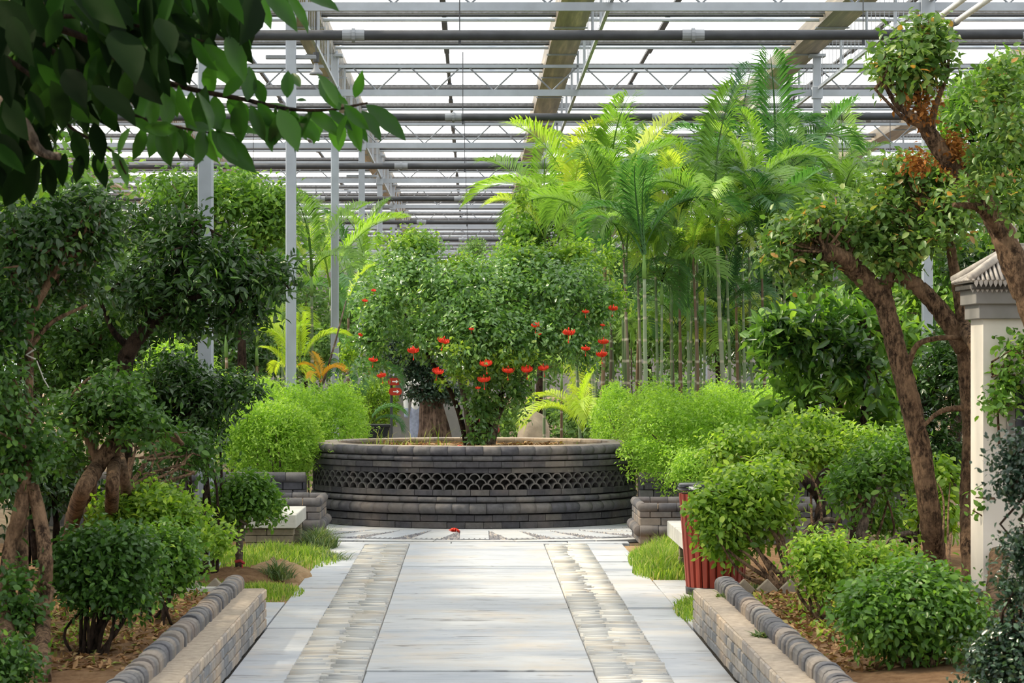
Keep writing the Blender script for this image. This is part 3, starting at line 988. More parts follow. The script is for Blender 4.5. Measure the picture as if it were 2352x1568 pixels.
# ------------------------------------------------------------------ brick kerb walls with soldier edging
brick_me = {}
def brick(parent, c, size, mat='grey_brick', name='brick', b=0.006, jit=0.0025):
    key = (tuple(round(s, 3) for s in size), mat, name)
    if key not in brick_me:
        brick_me[key] = fix_normals(MB().bbox((0, 0, 0), size, b).mesh(name))
    j = RNG.uniform(-jit, jit, 3)
    return link(name, brick_me[key], mat, parent, tuple(np.array(c) - np.array(parent['_w']) + j), (0, 0, RNG.uniform(-.01, .01)))
def kerb_wall(name, face, s, yend, ystart, seed):
    """face: x of the path-side face, s: +1 wall lies towards +x"""
    rng = np.random.default_rng(seed)
    w = thing(name, None, None, (face, yend, 0), kind='structure')
    H = 0.062
    MB().box((face + s * (.01 + .13), (ystart + yend) / 2 - .005, .125), (.26, yend - ystart - .02, .25)).build('core', 'mortar', w)
    for c in range(4):
        y = yend - (0.0 if c % 2 == 0 else 0.0)
        first = True
        while y > ystart:
            L = 0.235 if (rng.random() > (.45 if not first else (.2 if c % 2 else .8))) else 0.113
            first = False
            if c < 3:
                brick(w, (face + s * .0525, y - L / 2, H * c + .029), (.105, L, .054))
            else:
                L = 0.235 if rng.random() < .6 else .113
                brick(w, (face + s * .105, y - L / 2, H * c + .031), (.21, L, .058), 'grey_brick_cap')
            y -= L + (.008 if c < 3 else .014)
    # soldier bricks with rounded tops, standing on the back half of the wall
    key = 'soldier'
    if key not in brick_me:
        prof = [(-.058, 0), (.058, 0), (.058, .112), (.050, .132), (.034, .145), (.012, .151), (-.012, .151), (-.034, .145), (-.050, .132), (-.058, .112)]
        k = len(prof)
        V = []
        for yy, sc in ((-.043, .93), (-.036, 1), (.036, 1), (.043, .93)):
            V += [(x * sc, yy, z * (1 if sc == 1 else .985)) for x, z in prof]
        Fs = [tuple(range(k - 1, -1, -1)), tuple(range(3 * k, 4 * k))]
        for q in range(3):
            Fs += [(q * k + j, q * k + (j + 1) % k, (q + 1) * k + (j + 1) % k, (q + 1) * k + j) for j in range(k)]
        brick_me[key] = fix_normals(MB().add(V, Fs).mesh('soldier_brick'))
    y = yend - .03
    while y > ystart:
        o = link('soldier_brick', brick_me[key], 'soldier_brick', w,
                 (s * .20 + rng.normal() * .003, y - yend, 0.185 + rng.normal() * .004), (rng.normal() * .03, rng.normal() * .02, rng.normal() * .03))
        y -= 0.098
    return w
kerb_wall('wall_left', -1.323, -1, 17.9, 11.6, 21)
kerb_wall('wall_right', 1.411, 1, 17.85, 11.6, 22)
# ------------------------------------------------------------------ soil beds and verges
def bed_z(s):
    def fz(X, Y):
        k = np.clip((18.35 - Y) / 0.35, 0, 1)
        return 0.0 + 0.205 * k + rough(X, Y, .012) + .03 * np.sin(X * 1.7) * np.sin(Y * 1.3) * k
    return fz
bl = grid('soil_bed_left', -7.5, -1.57, 9.0, 26.3, 80, 200, bed_z(-1), 'soil'); tag(bl, kind='structure')
br = grid('soil_bed_right', 1.66, 8.0, 9.0, 26.0, 80, 200, bed_z(1), 'soil'); tag(br, kind='structure')
vl = grid('verge_left', -1.9, -1.2, 19.8, 26.2, 30, 120, lambda X, Y: -0.012 + rough(X, Y, .008) - .05 * np.clip((X + 1.36) / .12, 0, 1), 'soil_sandy'); tag(vl, kind='structure')
vr = grid('verge_right', 1.3, 1.9, 21.9, 26.0, 30, 100, lambda X, Y: -0.012 + rough(X, Y, .008) - .05 * np.clip((1.42 - X) / .12, 0, 1), 'soil_sandy'); tag(vr, kind='structure')
fl = grid('soil_far_left', -14, -1.5, 26.3, 60, 40, 80, lambda X, Y: -0.05 + rough(X, Y, .03, .3), 'earth_far'); tag(fl, kind='structure')
fr = grid('soil_far_right', 1.5, 14, 26.0, 60, 40, 80, lambda X, Y: -0.05 + rough(X, Y, .03, .3), 'earth_far'); tag(fr, kind='structure')

def mound(name, label, c, rx, ry, h, mat, seed):
    rng = np.random.default_rng(seed)
    V, Fs, n, m = [(c[0], c[1], c[2] + h)], [], 22, 8
    for j in range(1, m + 1):
        t = j / m
        for k in range(n):
            a = 2 * math.pi * k / n
            V.append((c[0] + rx * t * math.cos(a) * (1 + .12 * math.sin(3 * a + seed)), c[1] + ry * t * math.sin(a), c[2] + h * (1 - t ** 2.2) + rng.normal() * .012 * (1 - t) - .03 * (t == 1)))
    for k in range(n):
        Fs.append((0, 1 + k, 1 + (k + 1) % n))
    for j in range(m - 1):
        for k in range(n):
            a, b = 1 + j * n + k, 1 + j * n + (k + 1) % n
            Fs.append((a, a + n, b + n, b))
    o = MB().add(V, Fs).build(name, mat, None, True)
    return tag(o, label, 'soil', None)
mound('earth_heap', 'small grey brown heap of earth in the grass by the left path edge', (-1.56, 22.2, 0), .30, .55, .12, 'soil_sandy', 3)
mound('earth_heap', 'low dark earth rise around the foot of the small round tree', (-1.85, 21.7, 0), .42, .6, .10, 'soil', 5)
# litter and weeds on the beds
def scatter(name, mat, n, box, zf, L, W, seed, label, cat, flat=0.6, parent=None):
    rng = np.random.default_rng(seed)
    x = rng.uniform(box[0], box[1], n); y = rng.uniform(box[2], box[3], n)
    P = np.stack([x, y, zf(x, y) + rng.random(n) * .012], 1)
    A = rng.normal(size=(n, 3)); A[:, 2] *= (1 - flat)
    N = np.array((0, 0, 1.)) + rng.normal(size=(n, 3)) * .35
    o = link(name, leaf_mesh(name, P, A, N, L * rng.uniform(.5, 1.4, n), W * rng.uniform(.6, 1.3, n), LEAF_SM, rng), mat, parent)
    return tag(o, label, cat, kind='stuff')
zl, zr = bed_z(-1), bed_z(1)
scatter('leaf_litter', 'litter', 5200, (-3.6, -1.68, 13.5, 18.2), zl, .05, .025, 41, 'dry leaf litter on the left planting bed', 'litter')
scatter('leaf_litter', 'litter', 6000, (1.78, 3.3, 13.5, 17.9), zr, .05, .025, 42, 'dry leaf litter on the right planting bed', 'litter')
scatter('leaf_litter', 'litter', 900, (-2.6, -1.5, 18.4, 22.5), lambda x, y: x * 0 + .01, .05, .02, 43, 'dry clippings on the earth beyond the left kerb wall', 'litter')
scatter('leaf_litter', 'litter', 900, (1.75, 3.0, 18.4, 22.5), lambda x, y: x * 0 + .01, .06, .02, 44, 'dry straw on the earth around the litter bin', 'litter')

def grass(name, label, n, spots, h, mat, seed, zf=None, lean=.45, w=.0042):
    """spots: list of (x, y, radius x, radius y); curved blades of two segments"""
    rng = np.random.default_rng(seed)
    S = np.array(spots, float)
    i = rng.choice(len(S), n, p=(S[:, 2] * S[:, 3]) / (S[:, 2] * S[:, 3]).sum())
    r = rng.random(n) ** .8 * 1.15; a = rng.random(n) * 2 * math.pi
    x = S[i, 0] + S[i, 2] * r * np.cos(a); y = S[i, 1] + S[i, 3] * r * np.sin(a)
    z = zf(x, y) if zf else np.zeros(n)
    hh = h * rng.uniform(.3, 1.35, n) * (1.15 - .6 * r)
    d = norm(np.stack([rng.normal(size=n), rng.normal(size=n), np.zeros(n)], 1))
    s = np.stack([-d[:, 1], d[:, 0], np.zeros(n)], 1)
    ln = (lean * rng.uniform(.2, 1.6, n) * hh)[:, None]
    B = np.stack([x, y, z - .01], 1)
    up = np.array((0, 0, 1.))
    M = B + up * (hh * .6)[:, None] + d * ln * .35
    T = B + up * (hh * rng.uniform(.7, 1.0, n))[:, None] + d * ln
    ww = w * rng.uniform(.6, 1.4, (n, 1))
    V = np.stack([B - s * ww, B + s * ww, M - s * ww * .8, M + s * ww * .8, T], 1).reshape(-1, 3)
    base = np.arange(n)[:, None] * 5
    Fc = np.concatenate([base + np.array(f) for f in ((0, 1, 3), (0, 3, 2), (2, 3, 4))], 1).reshape(-1)
    o = link(name, np_mesh(name, V, Fc, 3, np.repeat(rng.random(n), 5)), mat)
    return tag(o, label, 'grass', kind='stuff')
grass('grass', 'bright green grass around the left stone bench', 7500, [(-1.75, 24.4, .45, 1.2), (-2.3, 24.3, .4, 1.0), (-1.45, 23.9, .28, .9), (-2.6, 22.8, .3, .7), (-2.0, 23.6, .4, .5)], .13, 'grass_blade', 51)
grass('grass', 'dark tangled grass tuft at the corner of the left low planter', 1100, [(-1.42, 25.7, .16, .5)], .2, 'grass_dark', 52, lean=1.1)
grass('grass', 'low grass patch beyond the end of the left kerb wall', 3600, [(-1.55, 20.5, .27, .65), (-1.85, 20.6, .35, .5)], .09, 'grass_blade', 53)
grass('grass', 'dry cut grass on the small earth heap', 350, [(-1.52, 21.7, .12, .25)], .14, 'grass_dark', 54, zf=lambda x, y: x * 0 + .03, lean=1.6, w=.005)
grass('grass', 'tall bright grass between the right bench and the path', 7500, [(1.60, 23.4, .24, 1.4), (1.72, 24.6, .2, .9), (1.52, 22.5, .2, .6)], .17, 'grass_blade', 55)
grass('grass', 'small grass tuft against the end of the right kerb wall', 1300, [(1.50, 18.9, .11, .7), (1.58, 18.5, .08, .4)], .13, 'grass_blade', 56, lean=.7)
grass('grass', 'sparse straw coloured grass behind the litter bin', 1500, [(2.3, 20.2, .4, .8), (2.0, 19.2, .25, .4)], .12, 'grass_dark', 57)
grass('grass', 'grass spray lying over the left slabs', 160, [(-1.22, 24.0, .14, .35)], .12, 'grass_dark', 58, lean=2.2, w=.004)
grass('weeds', 'thin weeds growing on the soil of the round planter', 75, [(-.95, 29.4, .28, .3), (-.35, 29.6, .12, .3), (1.15, 29.7, .06, .2), (-.6, 30.6, .2, .3)], .24, 'grass_blade', 59, zf=lambda x, y: x * 0 + .78, lean=.8)
grass('weeds', 'low weeds on the soil of the left planting bed', 700, [(-2.2, 15.3, .5, .9), (-1.9, 16.6, .25, .7), (-2.6, 16.2, .5, 1.2)], .05, 'grass_blade', 60, zf=zl, lean=1.2, w=.011)
grass('weeds', 'low weeds on the soil of the right planting bed', 900, [(1.95, 15.6, .25, .9), (2.1, 17.0, .4, .9), (2.5, 16.2, .5, 1.2), (1.8, 17.6, .1, .4)], .055, 'grass_blade', 61, zf=zr, lean=1.2, w=.011)
grass('weeds', 'little weed growing on the cap of the right kerb wall', 60, [(1.53, 14.75, .04, .09)], .045, 'grass_dark', 62, zf=lambda x, y: x * 0 + .25, lean=1.6, w=.010)
grass('weeds', 'single stray weed at the right soldier edging', 50, [(1.56, 17.2, .04, .15)], .06, 'grass_dark', 63, zf=lambda x, y: x * 0 + .25, lean=1.2, w=.008)

# sawtooth edging of bricks set on their corners, and the board in front
def sawtooth(x0, n, s, y, z, label, board):
    t = thing('sawtooth_edging', label, 'edging', (x0, y, z))
    for k in range(n):
        o = link('tooth_brick', fix_normals(MB().bbox((0, 0, 0), (.104, .05, .104), .005).mesh('tooth_brick')), 'bench_brick', t, (s * .152 * k, 0, 0), (0, math.radians(45 + RNG.normal() * 2), 0))
    if board:
        MB().bbox((x0 + s * .35, y - .16, z - .02), (.95, .05, .09), .006).build('edging_board', 'concrete', t)
sawtooth(-1.70, 8, -1, 18.42, .205, 'row of bricks set on their corners across the end of the left bed', True)
sawtooth(1.80, 9, 1, 18.45, .195, 'row of bricks set on their corners across the end of the right bed', False)

# ------------------------------------------------------------------ low planters with rolled rims, benches, bin
def bull(parent, name, p0, p1, r, mat, n=6, L=0.17, half=True):
    """round-nosed tiles laid end to end along a straight line"""
    p0, p1 = np.array(p0, float), np.array(p1, float)
    D = np.linalg.norm(p1 - p0); d = (p1 - p0) / D
    m = max(1, int(round(D / L)))
    key = ('bull', round(r, 3), round(D / m, 3), name, mat)
    if key not in brick_me:
        h = D / m - .006
        brick_me[key] = fix_normals(MB().tube([(-h / 2, 0, 0), (-h / 2 + .006, 0, 0), (h / 2 - .006, 0, 0), (h / 2, 0, 0)], [r * .94, r, r, r * .94], 12).mesh(name, True))
    ang = math.atan2(d[1], d[0])
    for k in range(m):
        c = p0 + d * (k + .5) * D / m
        link(name, brick_me[key], mat, parent, tuple(c - np.array(parent['_w']) + RNG.uniform(-.002, .002, 3)), (0, 0, ang + RNG.uniform(-.01, .01)))
def course(parent, p0, p1, z, h, mat, off=0.0, L=.2, d=.1, nrm=(0, -1)):
    p0, p1 = np.array(p0, float), np.array(p1, float)
    D = np.linalg.norm(p1 - p0); dd = (p1 - p0) / D
    ang = math.atan2(dd[1], dd[0])
    t = -off
    while t < D - .02:
        a, b = max(t, 0), min(t + L, D)
        if b - a > .03:
            c = p0 + dd * (a + b) / 2
            key = ('c', round(b - a, 2), round(h, 3), mat)
            if key not in brick_me:
                brick_me[key] = fix_normals(MB().bbox((0, 0, 0), (round(b - a, 2) - .007, d, h - .007), .006).mesh('brick'))
            link('brick', brick_me[key], mat, parent, tuple(np.array((c[0] - nrm[0] * d / 2, c[1] - nrm[1] * d / 2, z + h / 2)) - np.array(parent['_w'])), (0, 0, ang))
        t += L
def low_planter(x0, x1, y0, y1, label, lit):
    t = thing('low_planter', label, 'planter', ((x0 + x1) / 2, (y0 + y1) / 2, 0))
    MB().box(((x0 + x1) / 2, (y0 + y1) / 2, .15), (x1 - x0 - .04, y1 - y0 - .04, .30)).build('core', 'mortar_dark', t)
    for (p, q, nr) in (((x0, y0), (x1, y0), (0, -1)), ((x1, y0), (x1, y1), (1, 0)), ((x0, y1), (x0, y0), (-1, 0)), ((x1, y1), (x0, y1), (0, 1))):
        course(t, p, q, 0.0, .09, 'soldier_brick', .1, nrm=nr)
        n_ = np.array(nr, float) * .0
        bull(t, 'roll_tile', (p[0] + n_[0], p[1] + n_[1], .13), (q[0] + n_[0], q[1] + n_[1], .13), .052, 'planter_roll')
        course(t, p, q, .175, .075, 'soldier_brick', 0, nrm=nr)
        course(t, p, q, .25, .06, 'soldier_brick', .1, nrm=nr)
        bull(t, 'roll_tile', (p[0] - nr[0] * .03, p[1] - nr[1] * .03, .345), (q[0] - nr[0] * .03, q[1] - nr[1] * .03, .345), .045, 'planter_roll')
    grid('soil', x0 + .06, x1 - .06, y0 + .06, y1 - .06, 14, 14, lambda X, Y: .325 + rough(X, Y, .012), 'soil_sandy', t)
    return t
low_planter(1.56, 3.3, 26.0, 27.25, 'low brick planter with rolled rims at the right of the ring', True)
low_planter(-3.2, -1.47, 26.95, 28.1, 'low brick planter with rolled rims behind the left bench', False)

def curved_wall(sgn, label):
    t = thing('garden_wall', label, 'wall', (sgn * 2.6, 29.2, 0))
    p0, p1 = (1.72 * sgn, 28.75), (4.6 * sgn, 28.9)
    a, b = (p0, p1) if sgn > 0 else (p1, p0)
    MB().box((sgn * 3.15, 28.96, .26), (2.85, .16, .52)).build('core', 'mortar_dark', t)
    course(t, a, b, 0, .09, 'wall_brick_dark', .1); course(t, a, b, .09, .09, 'wall_brick_dark', 0)
    bull(t, 'roll_tile', (*a, .235), (*b, .235), .058, 'planter_roll', L=.2)
    course(t, a, b, .30, .085, 'wall_brick_dark', .05); course(t, a, b, .385, .085, 'wall_brick_dark', .15)
    bull(t, 'roll_tile', (*a, .52), (*b, .52), .05, 'planter_roll', L=.2)
curved_wall(1, 'dark brick wall with rolled courses under the right clipped hedge')
curved_wall(-1, 'dark brick wall with rolled courses under the left clipped hedge')

def bench(x0, x1, y0, y1, ztop, th, label, split):
    t = thing('stone_bench', label, 'bench', ((x0 + x1) / 2, (y0 + y1) / 2, 0))
    if split:
        m = (y0 + y1) / 2
        for a, b in ((y0, m - .03), (m + .03, y1)):
            MB().bbox(((x0 + x1) / 2, (a + b) / 2, ztop - th / 2), (x1 - x0, b - a, th), .006).build('seat_slab', 'concrete', t)
        legs = ((y0 + .02, .12), (m - .28, .12), (y1 - .3, .12))
    else:
        MB().bbox(((x0 + x1) / 2, (y0 + y1) / 2, ztop - th / 2), (x1 - x0, y1 - y0, th), .006).build('seat_slab', 'concrete', t)
        legs = ((y0 + .05, .2), (y1 - .4, .2))
    for ly, d in legs:
        leg = thing('leg', None, None, (0, 0, 0)) if False else None
        z, r = 0.0, 0
        while z < ztop - th - .01:
            h = min(.062, ztop - th - z)
            xs = [(x0 + .08, (x0 + x1) / 2 - .002), ((x0 + x1) / 2 + .002, x1 - .03)] if r % 2 == 0 else [(x0 + .08, x0 + .19), (x0 + .194, x1 - .03)]
            for a, b in xs:
                j = RNG.uniform(-.006, .006)
                MB().bbox(((a + b) / 2 + j, ly + d / 2 + j, z + h / 2), (b - a, d, h - .004), .004).build('leg_brick', 'bench_brick', t)
            z += h; r += 1
bench(-2.15, -1.60, 25.3, 26.82, .318, .125, 'pale stone bench on brick legs at the left, beside the round clipped tree', False)
bench(1.60, 2.02, 21.1, 22.9, .40, .125, 'pale stone bench on brick legs half hidden behind the red litter bin', True)

def litter_bin():
    c = np.array((1.79, 20.55, 0.0))
    t = thing('litter_bin', 'round litter bin of red wooden slats with a black lid', 'bin', tuple(c))
    n, rt, rb, h0, h1 = 24, .258, .205, .03, .735
    MB().lathe([(0, .02), (rb - .02, .02), (rt - .02, h1), (0, h1)], 32, c, close=False).build('liner', 'black_plastic', t)
    for k in range(n):
        a = 2 * math.pi * (k + .35) / n
        w0, w1 = 2 * math.pi * rb / n * .88, 2 * math.pi * rt / n * .88
        V = []
        for (r, z, w) in ((rb, h0, w0), (rt, h1, w1)):
            for dr, dw in ((0, -.5), (.016, -.34), (.016, .34), (0, .5)):
                rr = r - .008 + dr
                V.append((rr * math.sin(a) + dw * w * math.cos(a), -rr * math.cos(a) + dw * w * math.sin(a), z))
        Fs = [(0, 1, 5, 4), (1, 2, 6, 5), (2, 3, 7, 6), (3, 0, 4, 7), (3, 2, 1, 0), (4, 5, 6, 7)]
        link('slat', fix_normals(MB().add(V, Fs).mesh('slat')), 'red_slat', t, (0, 0, 0))
    MB().lathe([(rb + .004, .0), (rb + .012, .0), (rb + .014, .05), (rb + .004, .05)], 40, c).build('foot_ring', 'black_plastic', t, True)
    MB().lathe([(.0, .735), (.20, .735), (.20, .76), (.0, .76)], 36, c, close=False).build('neck', 'black_plastic', t, True)
    lid = MB().lathe([(0, .757), (.262, .757), (.278, .768), (.278, .798), (.268, .811), (.10, .818), (.09, .80), (0, .80)], 48, c, close=False).build('lid', 'lid_metal', t, True)
    MB().lathe([(.2785, .772), (.2805, .772), (.2805, .794), (.2785, .794)], 6, c, a0=math.radians(-48), a1=math.radians(-30)).build('lid_plate', 'white_enamel', lid)
plain('lid_metal', (0.03, 0.032, 0.04), 0.18, 0.6, 0.1)
litter_bin()

# ------------------------------------------------------------------ things behind the planter
def boulder():
    c = at(1224, 1008, 44.0); c[2] = 0
    rng = np.random.default_rng(5)
    V, Fs, n, m = [], [], 20, 12
    for j in range(m + 1):
        t = math.pi * j / m
        for k in range(n):
            a = 2 * math.pi * k / n
            d = np.array((math.sin(t) * math.cos(a), math.sin(t) * math.sin(a), math.cos(t)))
            r = 1 + .07 * math.sin(3 * d[0] + 2 * d[2] + 1) + .05 * math.sin(7 * d[1] + 4 * d[2]) + rng.normal() * .01
            x = .27 * d[0] * r + .05 * d[2]
            V.append((c[0] + x, c[1] + .25 * d[1] * r, .42 + .50 * r * (abs(d[2]) ** .8) * np.sign(d[2])))
    for j in range(m):
        for k in range(n):
            a, b = j * n + k, j * n + (k + 1) % n
            Fs.append((a, a + n, b + n, b))
    me = fix_normals(MB().add(V, Fs).mesh('boulder', True))
    tag(link('boulder', me, 'boulder_stone'), 'smooth pale standing boulder behind the rim of the round planter', 'rock')
boulder()

def arrow_sign():
    for py, lb in ((876, 'upper'), (899, 'lower')):
        c = at(906 if py < 890 else 908, py, 37.6)
        t = thing('direction_sign', '%s red rounded sign board with a white arrow left of the hibiscus' % lb, 'sign', tuple(c))
        w, h, r = .175, .10, .045
        pts = []
        for cx, cz, a0 in ((w / 2 - r, h / 2 - r, 0), (-w / 2 + r, h / 2 - r, 90), (-w / 2 + r, -h / 2 + r, 180), (w / 2 - r, -h / 2 + r, 270)):
            for k in range(5):
                a = math.radians(a0 + 22.5 * k)
                pts.append((cx + r * math.cos(a), cz + r * math.sin(a)))
        k = len(pts)
        V = [(c[0] + x, c[1] + y, c[2] + z) for y in (-.012, .012) for x, z in pts]
        link('board', fix_normals(MB().add(V, [tuple(range(k)), tuple(range(2 * k - 1, k - 1, -1))] + [(j, (j + 1) % k, k + (j + 1) % k, k + j) for j in range(k)]).mesh('board')), 'sign_red', t)
        A = [(-.03, .008), (.02, .008), (.02, .026), (.055, 0), (.02, -.026), (.02, -.008), (-.03, -.008)]
        A = [(x - .0, z) for x, z in A]
        kk = len(A)
        V = [(c[0] + x, c[1] + y, c[2] + z) for y in (-.018, -.011) for x, z in A]
        link('arrow', fix_normals(MB().add(V, [tuple(range(kk)), tuple(range(2 * kk - 1, kk - 1, -1))] + [(j, (j + 1) % kk, kk + (j + 1) % kk, kk + j) for j in range(kk)]).mesh('arrow')), 'sign_white', t)
    p = at(899, 880, 37.66)
    tag(MB().tube([(p[0], p[1], -.05), (p[0], p[1], p[2] + .12)], .02, 8).build('sign_post', 'steel_dark'), 'thin dark post carrying the red direction signs', 'post')
arrow_sign()
def small_box():
    c = at(843, 851, 43.0)
    t = thing('lamp_box', 'small orange box on a thin post above the left hedge', 'box', (c[0], c[1], 0))
    MB().bbox(c, (.105, .1, .13), .008).build('box', 'terracotta', t)
    MB().tube([(c[0], c[1], -.05), (c[0], c[1], c[2] - .06)], .012, 8).build('post', 'steel_dark', t)
small_box()
def black_pot():
    c = at(866, 1004, 36.5); c[2] = 0
    t = thing('black_pot', 'square black plant pot with an arching palm leaf behind the planter', 'pot', tuple(c))
    x, y = c[0], c[1]
    h = .88
    MB().box((x, y, h / 2), (.30, .30, h), 0, 1.12).build('tub', 'black_plastic', t)
    MB().bbox((x, y, h - .01), (.36, .36, .04), .006).build('rim', 'black_plastic', t)
    return t
POT = black_pot()
gp = MB().bbox((at(990, 0, 62)[0], 62.0, .45), (2.2, .12, 1.9), .02).build('garden_screen', 'wall_grey')
tag(gp, 'plain grey screen wall far behind the thick ficus trunk', 'wall')

# white garden wall with a tiled coping at the right edge
def garden_wall():
    x0, x1, y0, y1 = 3.30, 6.3, 18.0, 18.45
    t = thing('white_wall', 'white garden wall with grey eaves and a tiled coping at the right edge', 'wall', (x0, 18.2, 0))
    zt = 2.0
    MB().box(((x0 + x1) / 2, (y0 + y1) / 2, zt / 2), (x1 - x0, y1 - y0, zt)).build('wall_body', 'wall_white', t)
    for k, (z, h, g) in enumerate(((1.98, .10, .035), (2.075, .10, .06), (2.17, .035, .09))):
        MB().bbox(((x0 + x1) / 2, (y0 + y1) / 2, z + h / 2), (x1 - x0 + 2 * g, y1 - y0 + 2 * g, h), .005).build('eaves_band', 'wall_grey' if k != 2 else 'mortar_dark', t)
    # hipped tile roof
    e = .10; ze, zr_ = 2.215, 2.42
    xa, xb, ya, yb = x0 - e, x1 + e, y0 - e, y1 + e
    ym = (ya + yb) / 2; hx = xa + (yb - ya) / 2
    rf = MB().add([(xa, ya, ze), (xb, ya, ze), (xb, yb, ze), (xa, yb, ze), (hx, ym, zr_), (xb, ym, zr_)], [(0, 1, 5, 4), (2, 3, 4, 5), (3, 0, 4), (0, 3, 2, 1)]).build('roof_bed', 'wall_grey', t)
    def row(p, q, r):
        return MB().tube([p, q], r, 6)
    sp = .031
    for x in np.arange(xa + .02, xb, sp):
        top = (x, ym, zr_) if x > hx else (x, ya + (x - xa), ze + (zr_ - ze) * (x - xa) / (hx - xa))
        row((x, ya - .012, ze + .012), (top[0], top[1], top[2] + .012), .0105).build('roof_tile', 'roof_tile', t, True)
        link('drip_tile', drip_me(), 'roof_tile', t, tuple(np.array((x + sp / 2, ya - .008, ze + .005)) - np.array(t['_w'])))
        link('drip_tile', drip_me(), 'roof_tile', t, tuple(np.array((x, ya + .03, ze - .03)) - np.array(t['_w'])))
    for y in np.arange(ya + .02, yb, sp):
        k = (y - ya) / (ym - ya) if y < ym else (yb - y) / (yb - ym)
        row((xa - .012, y, ze + .012), (xa + (hx - xa) * k, y, ze + (zr_ - ze) * k + .012), .0105).build('roof_tile', 'roof_tile', t, True)
    for p, q in (((xa, ya, ze + .03), (hx, ym, zr_ + .03)), ((xa, yb, ze + .03), (hx, ym, zr_ + .03)), ((hx, ym, zr_ + .03), (xb, ym, zr_ + .03))):
        row(p, q, .03).build('ridge_tile', 'roof_tile', t, True)
    MB().lathe([(0, .0), (.045, .0), (.05, .05), (.035, .07), (.035, .11), (.045, .12), (.045, .14), (.028, .155), (0, .16)], 14, (hx, ym, zr_ + .03), close=False).build('finial', 'roof_tile', t, True)
    wx0 = 3.46
    f = MB().bbox((wx0 + .35, y0 - .01, 1.36), (.72, .05, .48), .008).build('window', 'wall_grey', t)
    MB().bbox((wx0 + .35, y0 - .03, 1.36), (.62, .03, .40), .004).build('window_pane', 'dark_glass', f)
_d = []
def drip_me():
    if not _d:
        V = [(-.014, 0, .010), (.014, 0, .010), (.012, -.004, -.014), (0, -.006, -.036), (-.012, -.004, -.014)]
        V += [(x, y + .012, z) for x, y, z in V]
        _d.append(fix_normals(MB().add(V, [(0, 1, 2, 3, 4), (9, 8, 7, 6, 5)] + [(j, (j + 1) % 5, 5 + (j + 1) % 5, 5 + j) for j in range(5)]).mesh('drip_tile')))
    return _d[0]
garden_wall()

# two people far behind the planter, mostly hidden
def person(label, base, joints, edges, rad, paint, root=0):
    me = bpy.data.meshes.new('person')
    me.from_pydata([tuple(np.array(base) + np.array(j)) for j in joints], edges, [])
    o = bpy.data.objects.new('person', me); COL.objects.link(o)
    sk = o.modifiers.new('skin', 'SKIN'); sk.use_smooth_shade = True
    for i, r in enumerate(rad):
        v = me.skin_vertices[0].data[i]; v.radius = (r, r); v.use_root = (i == root)
    ss = o.modifiers.new('sub', 'SUBSURF'); ss.levels = 2; ss.render_levels = 2
    dg = bpy.context.evaluated_depsgraph_get()
    em = bpy.data.meshes.new_from_object(o.evaluated_get(dg))
    o.modifiers.clear(); o.data = em
    names = sorted(set(paint(np.array(base) * 0 + (0, 0, z)) for z in np.linspace(0, 2, 200)))
    em.materials.clear()
    for nme in names: em.materials.append(MATS[nme])
    for p in em.polygons:
        p.material_index = names.index(paint(np.array(p.center) - np.array(base)))
        p.use_smooth = True
    tag(o, label, 'person')
    return o
b0 = at(966, 0, 47.0); b0[2] = -.05
J = [(0, 0, .95), (0, 0, 1.18), (0, 0, 1.42), (0, 0, 1.52), (0, -.01, 1.62), (0, -.01, 1.72),
     (-.10, 0, .90), (-.11, -.02, .50), (-.11, .02, .08), (-.11, -.14, .03),
     (.10, 0, .90), (.12, .02, .50), (.13, .08, .08), (.13, -.07, .03),
     (-.20, 0, 1.40), (-.25, .02, 1.13), (-.24, -.06, .90), (-.24, -.08, .81),
     (.20, 0, 1.40), (.25, .02, 1.13), (.24, -.06, .90), (.24, -.08, .81)]
E = [(0, 1), (1, 2), (2, 3), (3, 4), (4, 5), (0, 6), (6, 7), (7, 8), (8, 9), (0, 10), (10, 11), (11, 12), (12, 13), (2, 14), (14, 15), (15, 16), (16, 17), (2, 18), (18, 19), (19, 20), (20, 21)]
R = [.14, .13, .13, .06, .095, .08, .10, .075, .05, .045, .10, .075, .05, .045, .07, .05, .04, .035, .07, .05, .04, .035]
person('person in pale blue trousers standing half hidden by the thick ficus trunk', b0, J, E, R,
       lambda p: 'hair_black' if p[2] > 1.70 else ('skin' if p[2] > 1.50 else ('trousers_blue' if p[2] < .98 and p[2] > .1 else ('black_plastic' if p[2] <= .1 else 'shirt_white'))))
b1 = at(1114, 0, 48.0); b1[2] = -.05
J2 = [(0, .1, .42), (0, .02, .62), (0, -.02, .80), (0, -.03, .86), (0, -.04, .94), (0, -.04, 1.02),
      (-.10, 0, .40), (-.16, -.32, .46), (-.14, -.25, .08), (-.14, -.36, .04),
      (.10, 0, .40), (.16, -.32, .46), (.14, -.25, .08), (.14, -.36, .04),
      (-.17, 0, .78), (-.22, -.15, .58), (-.12, -.32, .52), (.17, 0, .78), (.22, -.15, .58), (.12, -.32, .52)]
E2 = [(0, 1), (1, 2), (2, 3), (3, 4), (4, 5), (0, 6), (6, 7), (7, 8), (8, 9), (0, 10), (10, 11), (11, 12), (12, 13), (2, 14), (14, 15), (15, 16), (2, 17), (17, 18), (18, 19)]
R2 = [.13, .12, .11, .055, .085, .075, .09, .07, .05, .045, .09, .07, .05, .045, .06, .045, .035, .06, .045, .035]
person('crouching person in a red top and white cap seen behind the hibiscus stems', b1, J2, E2, R2,
       lambda p: 'shirt_white' if p[2] > .97 else ('skin' if p[2] > .85 else ('shirt_red' if p[2] > .5 else 'trousers_navy')))
